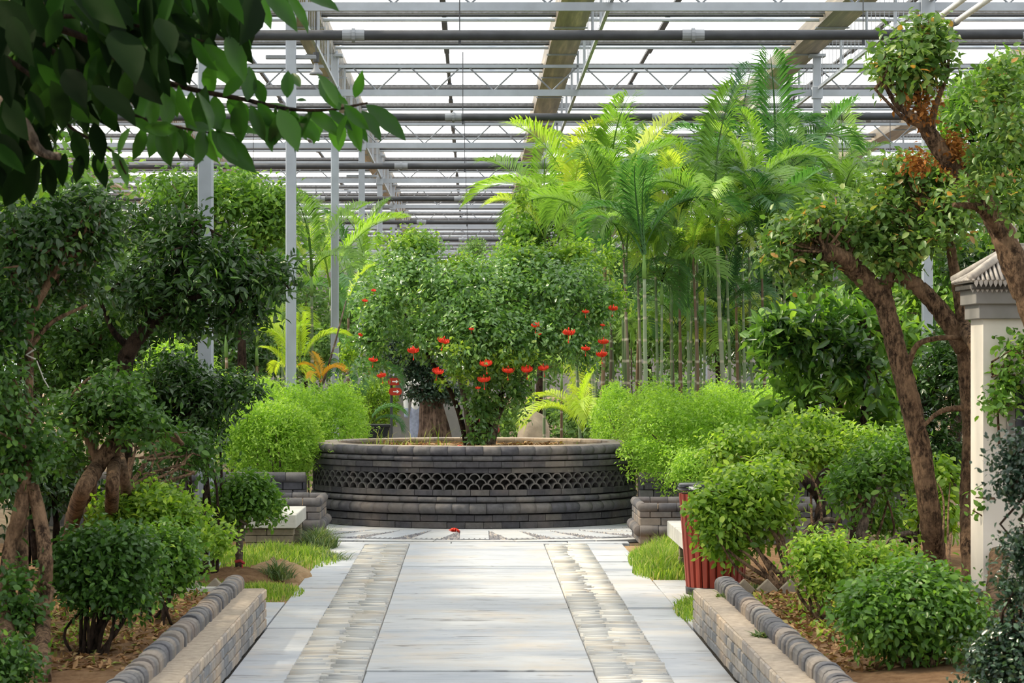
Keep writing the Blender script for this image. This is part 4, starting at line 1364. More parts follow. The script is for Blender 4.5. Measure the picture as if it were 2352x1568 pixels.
# ------------------------------------------------------------------ plants
_leafobj = {}
def leaf_objects(parent, P, A, N, L, W, mat, rng, tint, name='leaf'):
    """single leaves as parts: they share a few leaf meshes"""
    A = norm(A); N = norm(N - A * np.sum(N * A, axis=1, keepdims=True)); S = np.cross(N, A)
    w = np.array(parent['_w'])
    for p, a, n, s, l, wd, t in zip(P, A, N, S, L, W, tint):
        key = (mat, int(t * 7.99))
        if key not in _leafobj:
            tv, tf = LEAF_FINE
            _leafobj[key] = np_mesh(name, tv, np.array(tf).ravel(), 3, np.full(len(tv), (key[1] + .5) / 8))
            _leafobj[key].materials.append(MATS[mat])
        o = bpy.data.objects.new(name, _leafobj[key]); COL.objects.link(o)
        o.parent = parent
        q = p - w
        o.matrix_basis = Matrix(((a[0] * l, s[0] * wd, n[0] * l, q[0]), (a[1] * l, s[1] * wd, n[1] * l, q[1]), (a[2] * l, s[2] * wd, n[2] * l, q[2]), (0, 0, 0, 1)))
LEAF_FINE = (np.array([(0, 0, 0), (.12, -.24, .03), (.32, -.44, .06), (.58, -.46, .05), (.82, -.26, 0), (1, 0, -.10), (.82, .26, 0), (.58, .46, .05), (.32, .44, .06), (.12, .24, .03), (.3, 0, -.01), (.65, 0, -.03)]),
             [(0, 10, 1), (1, 10, 2), (2, 10, 3), (3, 10, 11), (3, 11, 4), (4, 11, 5), (0, 9, 10), (9, 8, 10), (8, 7, 10), (7, 11, 10), (7, 6, 11), (6, 5, 11)])

def front_leaves(parent, blobs, mat, L, W, n, seed, droop=.3):
    """the leaves nearest the path side of a crown, as parts of their own"""
    rng = np.random.default_rng(seed)
    L *= LSC * 1.08; W *= LSC * 1.08
    B = np.array(blobs, float)
    pr = B[:, 3] * B[:, 5]; pr = pr / pr.sum()
    i = rng.choice(len(B), n, p=pr)
    d = norm(rng.normal(size=(n, 3)) * (1, .45, 1) + np.array((0, -.75, .25)))
    P = B[i, :3] + d * B[i, 3:6] * rng.uniform(.98, 1.12, (n, 1))
    A = norm(d * .5 + rng.normal(size=(n, 3)) * .6 + np.array((0, 0, -droop)))
    N = norm(d * .8 + np.array((0, 0, .6)) + rng.normal(size=(n, 3)) * .35)
    Ls = L * rng.uniform(.8, 1.3, n)
    leaf_objects(parent, P - A * Ls[:, None] * .5, A, N, Ls, W * Ls / L * rng.uniform(.85, 1.1, n), mat, rng, rng.random(n))

def shrub(name, label, cat, base, blobs, mat, L, W, seed, stems=None, bark='bark_dark', r0=.02, r1=.006, cover=2.6, group=None,
          nfront=0, twn=30, **kw):
    """base: foot point; blobs: crown ellipsoids; stems: list of (name, points, r0, r1)"""
    base = np.array(base, float)
    t = thing(name, label, cat, tuple(base), group)
    rng = np.random.default_rng(seed + 500)
    for k, (nm, pts, a, b) in enumerate(stems or []):
        limb(t, nm, pts, a, b, bark, 9, seed + k)
    ob, c = foliage(t, blobs, mat, L, W, cover=cover, seed=seed, **kw)
    if twn:
        B = np.array(blobs)
        st, en = [], []
        tips = [np.array(s[1][-1], float) for s in (stems or [])] or [base]
        for j in rng.choice(len(c), min(twn, len(c)), replace=False):
            e = c[j]
            k = min(range(len(tips)), key=lambda q: np.linalg.norm(tips[q] - e))
            st.append(tips[k] + rng.normal(size=3) * .01); en.append(e)
        twigs(t, 'twigs', st, en, r0 * .5, .003, bark, seed)
    if nfront:
        front_leaves(t, blobs, mat, L, W, nfront, seed + 900)
    return t

def fan(base, blobs, k, seed, r0, r1, nm='stem', lift=.5):
    """k stems from the foot up into the crown"""
    rng = np.random.default_rng(seed)
    out = []
    for j in range(k):
        b = blobs[j % len(blobs)]
        e = np.array(b[:3]) + rng.uniform(-.5, .5, 3) * np.array(b[3:6])
        s = np.array(base) + rng.normal(size=3) * (.05, .05, 0)
        m = s + (e - s) * .5 + rng.normal(size=3) * .06 + np.array((0, 0, .04))
        out.append((nm, [s - (0, 0, .04), m, e], r0 * rng.uniform(.7, 1.2), r1))
    return out

# ---- hibiscus in the round planter
hb = np.array((PC[0] + .06, 30.2, .79))
hib = thing('hibiscus_tree', 'weeping hibiscus tree hung with red flowers in the round planter', 'tree', tuple(hb))
for k, (px, py, dy, r) in enumerate(((930, 720, -.3, .028), (1010, 690, .3, .03), (1100, 700, -.2, .035), (1180, 690, .35, .03), (1280, 720, -.25, .03), (1340, 700, .2, .026), (1060, 640, .1, .03), (1225, 640, 0, .03))):
    e = at(px, py, 30.2 + dy)
    s = hb + np.array((.035 * (k - 3.5), RNG.uniform(-.08, .08), -.05))
    m1 = s + np.array(((e[0] - s[0]) * .22, dy * .2, .55))
    m2 = s + (e - s) * np.array((.62, .6, .68))
    limb(hib, 'stem', [s, m1, m2, e], r * 1.35, .010, 'bark_grey' if k % 2 else 'bark_dark', 9, 40 + k)
HB = [pb(945, 640, 105, 72, 30.3, .75), pb(868, 715, 58, 80, 30.1, .6), pb(1060, 668, 105, 65, 29.9, .9), pb(1160, 655, 120, 70, 30.4, .95),
      pb(1290, 660, 115, 72, 30.2, .9), pb(1385, 715, 40, 62, 30.2, .5), pb(1120, 765, 155, 95, 29.6, .65), pb(1000, 765, 80, 48, 29.9, .6),
      pb(1255, 765, 80, 62, 29.9, .6), pb(1120, 860, 88, 70, 29.9, .4), pb(1115, 940, 50, 50, 30.0, .25), pb(962, 565, 62, 24, 30.4, .4), pb(1225, 600, 90, 25, 30.5, .5),
      pb(845, 780, 38, 36, 30.1, .35), pb(1335, 785, 40, 55, 30.0, .35), pb(1102, 1005, 38, 22, 29.95, .15), pb(1190, 905, 30, 50, 30.0, .2)]
foliage(hib, HB, 'leaf_hibiscus', .088, .054, cover=1.7, k=6, seed=301, shell=.8, lump=.30, droop=.5, nmax=34000, bottom=.7, spread=.09)
rng = np.random.default_rng(17)
strand = []
for _ in range(46):
    px = rng.uniform(830, 1410); u = (px - 1120) / 300
    py0 = 760 + rng.uniform(-40, 60)
    strand.append(pb(px, py0 + 25, 11, rng.uniform(30, 62), 30.2 - math.sqrt(max(.05, 1 - u * u)) * rng.uniform(.2, 1.0), .05))
foliage(hib, strand, 'leaf_hibiscus', .085, .05, cover=2.6, k=3, seed=302, shell=.9, lump=.1, droop=.8, name='hanging_shoots', bottom=1)
foliage(hib, [pb(945, 560, 70, 32, 30.3, .4), pb(1060, 610, 60, 25, 30), pb(1190, 590, 60, 38, 30.4), pb(1320, 585, 85, 28, 30.3), pb(1200, 470, 18, 60, 31.5, .12), pb(1425, 690, 40, 30, 30.1), pb(1400, 590, 20, 40, 30.3, .1), pb(800, 820, 28, 40, 30.2, .12), pb(1010, 880, 22, 18, 29.5), pb(1180, 830, 60, 20, 29.3), pb(1060, 860, 50, 14, 29.4), pb(1040, 800, 40, 18, 28.95, .1)],
        'leaf_bush_lit', .09, .05, cover=1.3, k=4, seed=303, shell=.9, lump=.2, droop=.2, name='young_shoots')
twigs(hib, 'twigs', [np.array(HB[i % len(HB)][:3]) for i in range(70)], [np.array(HB[i % len(HB)][:3]) + rng.normal(size=3) * np.array(HB[i % len(HB)][3:6]) * .4 for i in range(70)], .008, .003, 'bark_dark', 5)
# hanging fringed flowers
def flower_meshes():
    mb = MB()
    rg = np.random.default_rng(3)
    for k in range(5):
        a = 2 * math.pi * k / 5
        for lobe in (-.42, -.14, .14, .42):
            aa = a + lobe * rg.uniform(.8, 1.2)
            ca, sa = math.cos(aa), math.sin(aa)
            ex = rg.uniform(.85, 1.2)
            rows = ((0.004, 0.0, .004), (.026, -.006, .007), (.050 * ex, .004, .011), (.064 * ex, .018 * ex, .011), (.062 * ex, .034 * ex, .007), (.054 * ex, .042 * ex, .001))
            V = []
            for (r, z, w) in rows:
                for s in (-1, 1):
                    V.append((r * ca - s * w * sa, r * sa + s * w * ca, z + rg.normal() * .004))
            mb.add(V, [(q * 2, q * 2 + 1, q * 2 + 3, q * 2 + 2) for q in range(5)])
    mb.tube([(0, 0, .05), (0, 0, .075)], [.009, .004], 6)
    fl = mb.mesh('flower', True); fl.materials.append(MATS['flower_red'])
    st = MB().tube([(0, 0, 0), (.002, 0, -.05), (0, 0, -.075), (0, 0, -.085), (0, 0, -.10)], [.0022, .002, .002, .009, .003], 6).mesh('stamen', True)
    st.materials.append(MATS['flower_red'])
    sk = MB().tube([(0, 0, .07), (.004, 0, .16), (-.006, .01, .26)], .0022, 5).mesh('stalk'); sk.materials.append(MATS['leaf_tree'])
    return fl, st, sk
FL, STM, STK = flower_meshes()
SPOTS = [(1408, 711, 1, 29.9), (1345, 718, .7, 29.7), (1306, 767, 1.25, 29.3), (1386, 788, 1.1, 29.8), (1382, 817, 1.15, 29.7), (1345, 803, .9, 29.5), (1230, 750, .9, 29.0), (1018, 786, 1.15, 29.0),
         (949, 808, 1.15, 29.3), (1005, 856, 1.15, 29.3), (1117, 838, 1.3, 29.2), (1167, 854, 1.15, 29.3), (1210, 852, 1.2, 29.4), (1249, 848, 1.1, 29.5), (1112, 875, 1.2, 29.3), (1098, 892, .5, 29.3),
         (857, 829, .9, 29.6), (877, 865, .95, 29.6), (838, 692, .6, 29.4), (827, 770, .5, 29.5), (1083, 757, .5, 29.0), (1384, 748, .5, 29.7), (1238, 768, .5, 29.2), (858, 668, .5, 29.5), (1232, 745, .6, 29.1)]
for k, (px, py, s, Y) in enumerate(SPOTS):
    c = at(px, py, Y - .2); s *= .78
    f = link('flower', FL, None, hib, tuple(c - hb), (RNG.normal() * .15, RNG.normal() * .15, RNG.uniform(0, 6)), (s, s, s))
    link('stamen', STM, None, f, (0, 0, 0)); link('stalk', STK, None, f, (0, 0, 0))
def fallen(px, py, Y, z, s, label):
    c = at(px, py, Y); c[2] = z
    t = thing('fallen_flower', label, 'flower', tuple(c), 'red flowers fallen from the hibiscus')
    link('petals', FL, None, t, (0, 0, .02 * s), (math.pi * .92, .3, .5), (s, s, s * .8))
    link('stamen', STM, None, t, (0, 0, .01), (1.5, 0, 1.0), (s, s, s))
fallen(1045, 1219, 27.95, 0.012, .75, 'red fallen flower lying on the paving in front of the round planter')
for px, Y, lb in ((855, 29.6, 'leftmost red flower lying on the planter soil'), (981, 29.3, 'red flower on the planter soil left of the stems, nearer the rim'), (993, 29.0, 'red flower on the soil close to the front rim left of the stems'),
                  (1058, 29.6, 'red flower on the soil just left of the hibiscus stems'), (1158, 29.2, 'red flower on the soil just right of the hibiscus stems'), (1252, 29.3, 'red flower on the soil right of the stems below the boulder'), (1310, 29.4, 'rightmost red flower lying on the planter soil')):
    fallen(px, 1018, Y, .80, .6, lb)
scatter('leaf_litter', 'litter', 1500, (-1.0, 1.05, 29.2, 31.2), lambda x, y: x * 0 + .79, .05, .03, 45, 'dry leaves on the soil inside the round planter', 'litter')

# ---- clipped hedges
def boxy(x0, x1, y0, y1, z0, z1, m=.3):
    """ellipsoids filling a rounded block"""
    out = []
    nx, ny = max(1, round((x1 - x0) / .55)), max(1, round((y1 - y0) / .6))
    for i in range(nx):
        for j in range(ny):
            out.append((x0 + (i + .5) * (x1 - x0) / nx, y0 + (j + .5) * (y1 - y0) / ny, (z0 + z1) / 2 + RNG.uniform(-.03, .03), (x1 - x0) / nx * .68, (y1 - y0) / ny * .68, (z1 - z0) / 2 * RNG.uniform(.97, 1.05)))
    return out
def hedge(label, blobs, base, seed, mat='leaf_hedge', L=.06, W=.03, nmax=26000, k=6, stems=10, cover=3.0):
    return shrub('clipped_hedge', label, 'hedge', base, blobs, mat, L, W, seed, fan(base, blobs, stems, seed, .018, .006), 'bark_grey', cover=cover, nmax=nmax, tpl=LEAF_SM, k=k, spread=.05, lump=.07, shell=.35, droop=.05, up=1.0, twn=0, bottom=.5)
hedge('bright green clipped hedge right of the round planter above the dark wall', boxy(1.70, 3.6, 28.65, 31.4, .33, 1.43) + [(1.72, 28.7, .72, .22, .25, .25), (2.1, 28.6, .6, .3, .25, .3)], (2.5, 30.2, .0), 311, nmax=32000)
hedge('small bright hedge in the back right, left of the larger right hedge', boxy(1.55, 2.4, 33.5, 35.0, .3, 1.38), (1.95, 34.2, 0), 312, nmax=12000)
hedge('bright green rounded hedge at the left above the low planter', boxy(-2.55, -1.74, 29.05, 30.5, .38, 1.24), (-2.15, 29.7, .0), 313, nmax=16000)
hedge('long bright clipped hedge in the back left behind the planter rim', boxy(-2.75, -1.32, 32.2, 33.6, .25, 1.45), (-2.0, 33.0, 0), 314, nmax=20000)
hedge('pale green flat hedge far back at the left edge of the palms', boxy(-3.6, -2.5, 36.5, 37.8, .3, 1.5), (-3.0, 37, 0), 315, nmax=8000)
hedge('round dark green clipped bush behind the left hedge by the black pot', [pb(862, 935, 52, 66, 38.6, .5)], (at(862, 0, 38.6)[0], 38.6, 0), 316, 'leaf_bush_lit', .06, .035, 9000)

# ---- shrubs of the right bed
def foot(px, py, z=.2):
    Y = F * (EYE - z) / (py - VPY)
    return np.array(((px - VPX) * Y / F, Y, z))
def shrub_r(label, b, blobs, mat, L, W, seed, stems=9, nfront=80, bark='bark_brown', **kw):
    r = kw.pop('rs', .013)
    return shrub('clipped_shrub', label, 'shrub', b, blobs, mat, L, W, seed, fan(b, blobs, stems, seed, r, .005), bark, nfront=nfront, **kw)
b = np.array(((2130 - VPX) * 13.6 / F, 13.6, .2))
shrub_r('broad round clipped shrub nearest the camera in the right bed', b, [pb(2085, 1402, 150, 82, 13.6, .28), pb(2010, 1420, 88, 72, 13.5, .2), pb(2180, 1430, 88, 80, 13.6, .22), pb(2110, 1370, 110, 62, 13.7, .22), pb(2090, 1470, 120, 50, 13.6, .2)],
        'leaf_bush', .058, .036, 321, 14, 150, cover=3.6, shell=.5, droop=.5, rs=.016)
shrub_r('small low clipped shrub in front of the slanting trunks on the right', foot(1895, 1425), [pb(1885, 1290, 72, 55, 16.2, .18), pb(1900, 1345, 60, 50, 16.2, .15), pb(1985, 1295, 65, 38, 16.4, .15), pb(2060, 1290, 50, 30, 16.6, .12)],
        'leaf_bush_lit', .055, .032, 322, 9, 90, cover=3.2)
shrub_r('large light green leafy shrub hanging over the litter bin', foot(1800, 1335), [pb(1670, 1180, 80, 72, 19.4, .3), pb(1715, 1125, 78, 52, 19.5, .3), pb(1775, 1100, 62, 45, 19.8, .3), pb(1755, 1185, 75, 60, 19.5, .28), pb(1648, 1225, 52, 50, 19.3, .18), pb(1690, 1255, 60, 42, 19.4, .2), pb(1630, 1170, 40, 45, 19.3, .15)],
        'leaf_bush_lit', .078, .046, 323, 12, 150, cover=3.0, shell=.6, droop=.6, rs=.016)
t = shrub_r('gnarled shrub with a twisted dark trunk in the middle of the right bed', foot(1880, 1325), [pb(1680, 1035, 70, 45, 20.8, .25), pb(1800, 1050, 95, 60, 20.8, .35), pb(1930, 1060, 80, 55, 20.9, .35), pb(1860, 1000, 90, 45, 21.2, .3), pb(1990, 1040, 80, 55, 20.9, .3)],
            'leaf_bush_lit', .07, .042, 324, 4, 90, cover=2.4, shell=.7)
limb(t, 'trunk', [foot(1855, 1325), at(1850, 1240, 20.2), at(1880, 1200, 20.2), at(1885, 1150, 20.3), at(1850, 1105, 20.3), at(1820, 1085, 20.4)], .055, .03, 'bark_dark', 10, 77)
limb(t, 'branch', [at(1872, 1140, 20.3), at(1885, 1095, 20.3), at(1905, 1070, 20.3)], .035, .02, 'bark_dark', 9, 78)
limb(t, 'branch', [at(1850, 1230, 20.2), at(1895, 1195, 20.1), at(1930, 1200, 20.1)], .035, .015, 'bark_grey', 9, 79)
t = shrub_r('pale barked shrub with a curved bough right of the twisted trunk', foot(1975, 1330), [pb(2020, 1095, 90, 70, 19.4, .3), pb(1960, 1130, 70, 60, 19.2, .25), pb(2080, 1060, 60, 60, 19.6, .25), pb(2020, 1200, 60, 50, 19.8, .2)],
            'leaf_bush', .07, .042, 325, 4, 80, cover=2.2, shell=.7)
limb(t, 'trunk', [foot(1975, 1330), at(1978, 1240, 19.2), at(1985, 1175, 19.2), at(1975, 1120, 19.2)], .045, .03, 'bark_grey', 10, 80)
limb(t, 'bough', [at(2010, 1320, 19.0), at(2030, 1270, 19.0), at(2060, 1232, 19.0), at(2100, 1228, 19.1), at(2105, 1290, 19.3)], .022, .014, 'bark_grey', 9, 81)
limb(t, 'branch', [at(1985, 1185, 19.2), at(2010, 1140, 19.1), at(2030, 1090, 19.2)], .028, .012, 'bark_grey', 9, 82)
shrub_r('bright heart leaved climber behind the tall trunks on the right', foot(2170, 1290, .1), [pb(2160, 1110, 42, 55, 23.5, .3), pb(2165, 1190, 45, 60, 23.4, .25), pb(2120, 1180, 40, 60, 23.6, .3)], 'leaf_bush_lit', .11, .08, 326, 5, 40, cover=2.2, droop=.8)
t = shrub('glossy_shrub', 'tall dark glossy leaved shrub between the right hedge and the trunks', 'shrub', (at(1960, 0, 24)[0], 24.0, 0),
          [pb(1790, 800, 60, 90, 24, .4), pb(1860, 770, 100, 80, 24, .5), pb(1960, 750, 90, 80, 24.3, .5), pb(1850, 900, 100, 90, 24, .5), pb(1960, 900, 90, 90, 24.2, .5), pb(2060, 800, 70, 90, 24.4, .4), pb(1900, 1010, 100, 70, 24, .4), pb(1760, 775, 42, 66, 23.8, .25), pb(1800, 980, 80, 60, 24, .4), pb(2020, 1000, 80, 70, 24.2, .4), pb(1880, 700, 90, 50, 24.1, .4)],
          'leaf_tree', .20, .08, 331, [('stem', [(at(1960, 0, 24)[0], 24.0, 0), at(1975, 1050, 24), at(1990, 900, 24), at(1995, 760, 24)], .05, .02), ('stem', [at(1965, 1090, 24), at(1900, 980, 24), at(1840, 930, 24)], .03, .012), ('stem', [at(1975, 1060, 24), at(1930, 940, 24), at(1900, 800, 24)], .03, .012)],
          'bark_dark', cover=1.5, shell=.95, k=6, up=.9, droop=.05, nfront=110, lump=.2)
foliage(t, [pb(1800, 790, 70, 90, 23.7, .3), pb(1880, 760, 100, 60, 23.6, .3), pb(1960, 850, 90, 100, 23.7, .3)], 'leaf_dark', .19, .075, cover=1.0, seed=332, shell=.95, name='dark_leaves')
shrub('leafy_shrub', 'dense dim shrub at the back of the right bed behind the slanting trunk', 'shrub', (at(2080, 0, 26.5)[0], 26.5, 0), [pb(2080, 950, 100, 130, 26.5, .5), pb(2180, 880, 70, 140, 26.5, .5), pb(2150, 1060, 80, 90, 26.3, .4)], 'leaf_dark', .11, .05, 333, fan((at(2080, 0, 26.5)[0], 26.5, 0), [pb(2080, 950, 60, 60, 26.5, .5)], 4, 9, .03, .012), cover=2.2, shell=.8)
shrub('leafy_shrub', 'mid green shrub growing over the low wall beside the right hedge', 'shrub', (at(1780, 0, 27.8)[0], 27.8, 0), [pb(1840, 1010, 70, 70, 27.8, .4), pb(1700, 1060, 60, 40, 27.8, .3), pb(1600, 1085, 60, 45, 28.2, .3)], 'leaf_hedge', .06, .03, 334, fan((at(1780, 0, 27.8)[0], 27.8, 0), [pb(1750, 1050, 60, 30, 27.8, .3)], 5, 9, .02, .008), cover=2.4, tpl=LEAF_SM)

# ---- pruned trees on the right
def tree(name, label, base, limbs, blobs, mat, L, W, seed, bark='bark_brown', cover=2.4, nfront=60, twn=50, **kw):
    t = thing(name, label, 'tree', tuple(base), None)
    for k, (nm, pts, a, b) in enumerate(limbs):
        limb(t, nm, pts, a, b, bark, 18, seed + k * 3, 14, .018)
    kw.setdefault('lump', .22)
    ob, c = foliage(t, blobs, mat, L, W, cover=cover * .72, seed=seed, **kw)
    rng = np.random.default_rng(seed + 7)
    tips = []
    for (nm, pts, a, b) in limbs:
        tips += [np.array(p, float) for p in pts[1:]]
    st, en = [], []
    for j in rng.choice(len(c), min(twn, len(c)), replace=False):
        k = min(range(len(tips)), key=lambda q: np.linalg.norm(tips[q] - c[j]))
        st.append(tips[k]); en.append(c[j])
    if st: twigs(t, 'twigs', st, en, .013, .004, bark, seed)
    if nfront: front_leaves(t, blobs, mat, L, W, nfront, seed + 900)
    return t
YT = 19.0
t = tree('pruned_tree', 'reddish slanting trunk with leafy pads, left of the three right trunks', foot(2152, 1330),
     [('trunk', [foot(2152, 1330), at(2138, 1200, YT), at(2108, 1000, YT), at(2068, 840, YT), at(2038, 720, YT), at(2022, 655, YT)], .078, .064),
      ('branch', [at(2030, 690, YT), at(1985, 640, YT), at(1940, 600, YT - .1), at(1895, 578, YT - .2)], .072, .066),
      ('branch', [at(2080, 860, YT), at(2110, 790, YT - .1), at(2190, 775, YT - .2), at(2250, 790, YT)], .022, .014),
      ('branch', [at(2030, 660, YT), at(2060, 590, YT), at(2090, 520, YT)], .05, .02)],
     [pb(1830, 550, 80, 60, YT, .35), pb(1790, 600, 48, 48, YT, .3), pb(1900, 520, 80, 58, YT, .35), pb(2000, 560, 80, 60, YT + .1, .35), pb(1860, 640, 70, 45, YT - .1, .25), pb(2050, 600, 60, 55, YT, .3)],
     'leaf_mixed', .085, .055, 341, nfront=90, shell=.75, up=1.0, cover=2.1)
t = tree('pruned_tree', 'upright trunk in the middle of the right group, forking under a wide crown', foot(2228, 1345),
     [('trunk', [foot(2228, 1345), at(2222, 1150, YT), at(2228, 1000, YT), at(2218, 860, YT), at(2212, 780, YT)], .053, .050),
      ('branch', [at(2215, 800, YT), at(2165, 720, YT), at(2110, 660, YT), at(2060, 630, YT)], .068, .05),
      ('branch', [at(2213, 790, YT), at(2205, 700, YT), at(2190, 610, YT + .05), at(2180, 540, YT)], .045, .03),
      ('branch', [at(2225, 935, YT), at(2160, 945, YT - .1), at(2110, 990, YT - .2)], .022, .012)],
     [pb(2010, 490, 85, 58, YT + .2, .4), pb(2100, 470, 95, 75, YT + .2, .4), pb(2190, 500, 80, 70, YT, .4), pb(2120, 560, 90, 60, YT, .35), pb(2080, 400, 80, 45, YT + .2, .35), pb(2180, 410, 70, 50, YT + .1, .3)],
     'leaf_mixed', .085, .055, 342, nfront=90, shell=.75, up=1.0, cover=2.1)
t = tree('pruned_tree', 'thick dark trunk rightmost of the three, bound with black cord', foot(2285, 1430),
     [('trunk', [foot(2285, 1430), at(2295, 1250, 18.2), at(2300, 1050, 18.2), at(2285, 900, 18.3), at(2250, 810, 18.5), at(2222, 765, 18.85), at(2212, 745, 18.98)], .066, .045),
      ('branch', [at(2305, 1190, 18.2), at(2340, 1180, 18.1), at(2390, 1185, 18.0)], .025, .018)],
     [pb(2325, 880, 55, 60, 17.9, .2), pb(2300, 930, 45, 40, 17.8, .2), pb(2335, 800, 40, 40, 17.9, .2), pb(2240, 1170, 14, 40, 18.0, .06)],
     'leaf_bush', .075, .048, 343, bark='bark_brown', nfront=40, shell=.8, cover=1.5)
MB().tube([at(2266, 937, 18.15), at(2285, 940, 18.12), at(2310, 938, 18.12)], .02, 8).build('cord_binding', 'black_plastic', t, True)
MB().tube([at(2305, 937, 18.1), at(2352, 920, 18.0), at(2420, 900, 17.8)], .006, 6).build('tie_cord', 'black_plastic', t)
t = tree('pruned_tree', 'tree leaning in from the right edge, rising to a lone pompom high against the roof', (at(2460, 0, 17.6)[0], 17.6, .2),
     [('trunk', [(at(2460, 0, 17.6)[0], 17.6, .2), at(2440, 1000, 17.6), at(2390, 760, 17.6), at(2330, 610, 17.6), at(2280, 490, 17.7), at(2215, 415, 17.8), at(2150, 330, 17.8), at(2120, 285, 17.8)], .115, .045),
      ('branch', [at(2140, 315, 17.8), at(2100, 270, 17.7), at(2060, 240, 17.7), at(2035, 200, 17.7)], .035, .012),
      ('branch', [at(2130, 300, 17.8), at(2110, 235, 17.8), at(2100, 170, 17.8)], .04, .012),
      ('branch', [at(2135, 305, 17.8), at(2150, 240, 17.8), at(2175, 180, 17.8)], .03, .010),
      ('branch', [at(2120, 290, 17.8), at(2075, 270, 17.7), at(2010, 205, 17.6)], .02, .008),
      ('branch', [at(2300, 540, 17.6), at(2250, 480, 17.5), at(2190, 470, 17.4)], .04, .015)],
     [pb(2090, 140, 95, 62, 17.8, .27), pb(2060, 170, 65, 60, 17.7, .2), pb(2140, 120, 62, 60, 17.8, .2), pb(2120, 180, 60, 45, 17.8, .2), pb(2120, 75, 55, 35, 17.9, .18)],
     'leaf_mixed', .085, .056, 344, nfront=110, shell=.75, up=1.0, cover=2.6)
foliage(t, [pb(2100, 225, 70, 25, 17.8, .15), pb(2120, 265, 40, 25, 17.7, .12)], 'leaf_brown', .06, .035, cover=.9, seed=345, shell=.9, name='dead_leaves', droop=.8)
foliage(t, [pb(2290, 250, 80, 70, 17.4, .3), pb(2330, 330, 60, 80, 17.3, .3), pb(2260, 380, 60, 60, 17.5, .25), pb(2330, 470, 50, 60, 17.3, .25), pb(2240, 440, 60, 45, 17.4, .25), pb(2310, 190, 70, 50, 17.5, .3)], 'leaf_mixed', .08, .05, cover=1.1, seed=346, shell=.95, lump=.25, name='right_foliage')
foliage(t, [pb(2110, 375, 30, 28, 18.0, .12), pb(2190, 370, 45, 32, 17.8, .15), pb(2190, 330, 30, 20, 17.8, .12)], 'leaf_brown', .055, .035, cover=1.6, seed=347, shell=.9, name='dead_leaves', droop=.8)
tree('broadleaf_tree', 'dense green tree behind the right edge of the photo under the roof', (at(2300, 0, 28)[0], 28, -.05),
     [('trunk', [(at(2300, 0, 28)[0], 28, -.05), at(2300, 800, 28), at(2290, 400, 28)], .12, .06)],
     [pb(2200, 300, 55, 90, 28, .6), pb(2280, 240, 90, 90, 28, .7), pb(2240, 420, 80, 90, 28, .7), pb(2340, 380, 80, 120, 28, .7), pb(2330, 170, 60, 50, 28, .4), pb(2330, 560, 60, 60, 28, .5)],
     'leaf_tree', .14, .06, 348, bark='bark_dark', nfront=60, shell=.7, cover=2.2)
# near blurred shrub on the right margin
YN = 11.6
shrub('dark_shrub', 'out of focus dark blue green shrub along the right margin, nearest of all', 'shrub', ((2420 - VPX) * YN / F, YN, .2),
      [pb(2350, 1060, 62, 55, YN, .12), pb(2330, 1120, 48, 35, YN, .1), pb(2350, 1270, 45, 60, YN, .1), pb(2335, 1360, 45, 45, YN, .1), pb(2340, 1500, 95, 70, YN, .15), pb(2270, 1510, 55, 40, YN, .1), pb(2320, 1560, 110, 60, YN, .15)],
      'leaf_bluish', .04, .027, 351, [('stem', [((2420 - VPX) * YN / F, YN, .2), at(2420, 1400, YN), at(2380, 1200, YN), at(2370, 1050, YN)], .02, .008), ('stem', [at(2420, 1450, YN), at(2350, 1480, YN), at(2300, 1500, YN)], .012, .006)],
      cover=2.6, shell=.8, nfront=70)
# ------------------------------------------------------------------ left bed
b = np.array(((205 - VPX) * 14.4 / F, 14.4, .2))
shrub('clipped_shrub', 'dark clipped bush on many thin stems, nearest in the left bed', 'shrub', b,
      [pb(245, 1310, 108, 92, 14.5, .2), pb(200, 1290, 75, 75, 14.5, .18), pb(300, 1300, 68, 78, 14.4, .16), pb(160, 1330, 55, 60, 14.5, .14), pb(255, 1370, 95, 45, 14.4, .18)],
      'leaf_bush_shaded', .055, .036, 361, fan(b, [pb(245, 1370, 90, 50, 14.5, .15)], 16, 361, .013, .006), 'bark_dark', cover=3.4, nfront=120, shell=.5, droop=.5)
shrub('clipped_shrub', 'mid green clipped bush just right of the nearest left bush', 'shrub', foot(360, 1430),
      [pb(385, 1275, 68, 62, 16.2, .18), pb(370, 1330, 70, 55, 16.2, .18), pb(420, 1310, 40, 50, 16.2, .12)],
      'leaf_bush', .055, .036, 362, fan(foot(360, 1430), [pb(380, 1330, 50, 40, 16.2, .12)], 8, 362, .012, .005), 'bark_dark', cover=3.2, nfront=70, shell=.5)
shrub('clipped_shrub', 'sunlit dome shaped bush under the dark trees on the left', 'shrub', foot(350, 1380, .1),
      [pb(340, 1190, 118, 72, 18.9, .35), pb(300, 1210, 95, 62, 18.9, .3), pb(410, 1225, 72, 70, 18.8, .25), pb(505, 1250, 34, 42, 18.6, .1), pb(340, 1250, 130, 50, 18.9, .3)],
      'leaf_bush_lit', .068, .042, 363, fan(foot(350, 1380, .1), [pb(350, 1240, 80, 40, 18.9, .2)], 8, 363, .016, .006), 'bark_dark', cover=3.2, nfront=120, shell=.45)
bt = foot(550, 1318, .03)
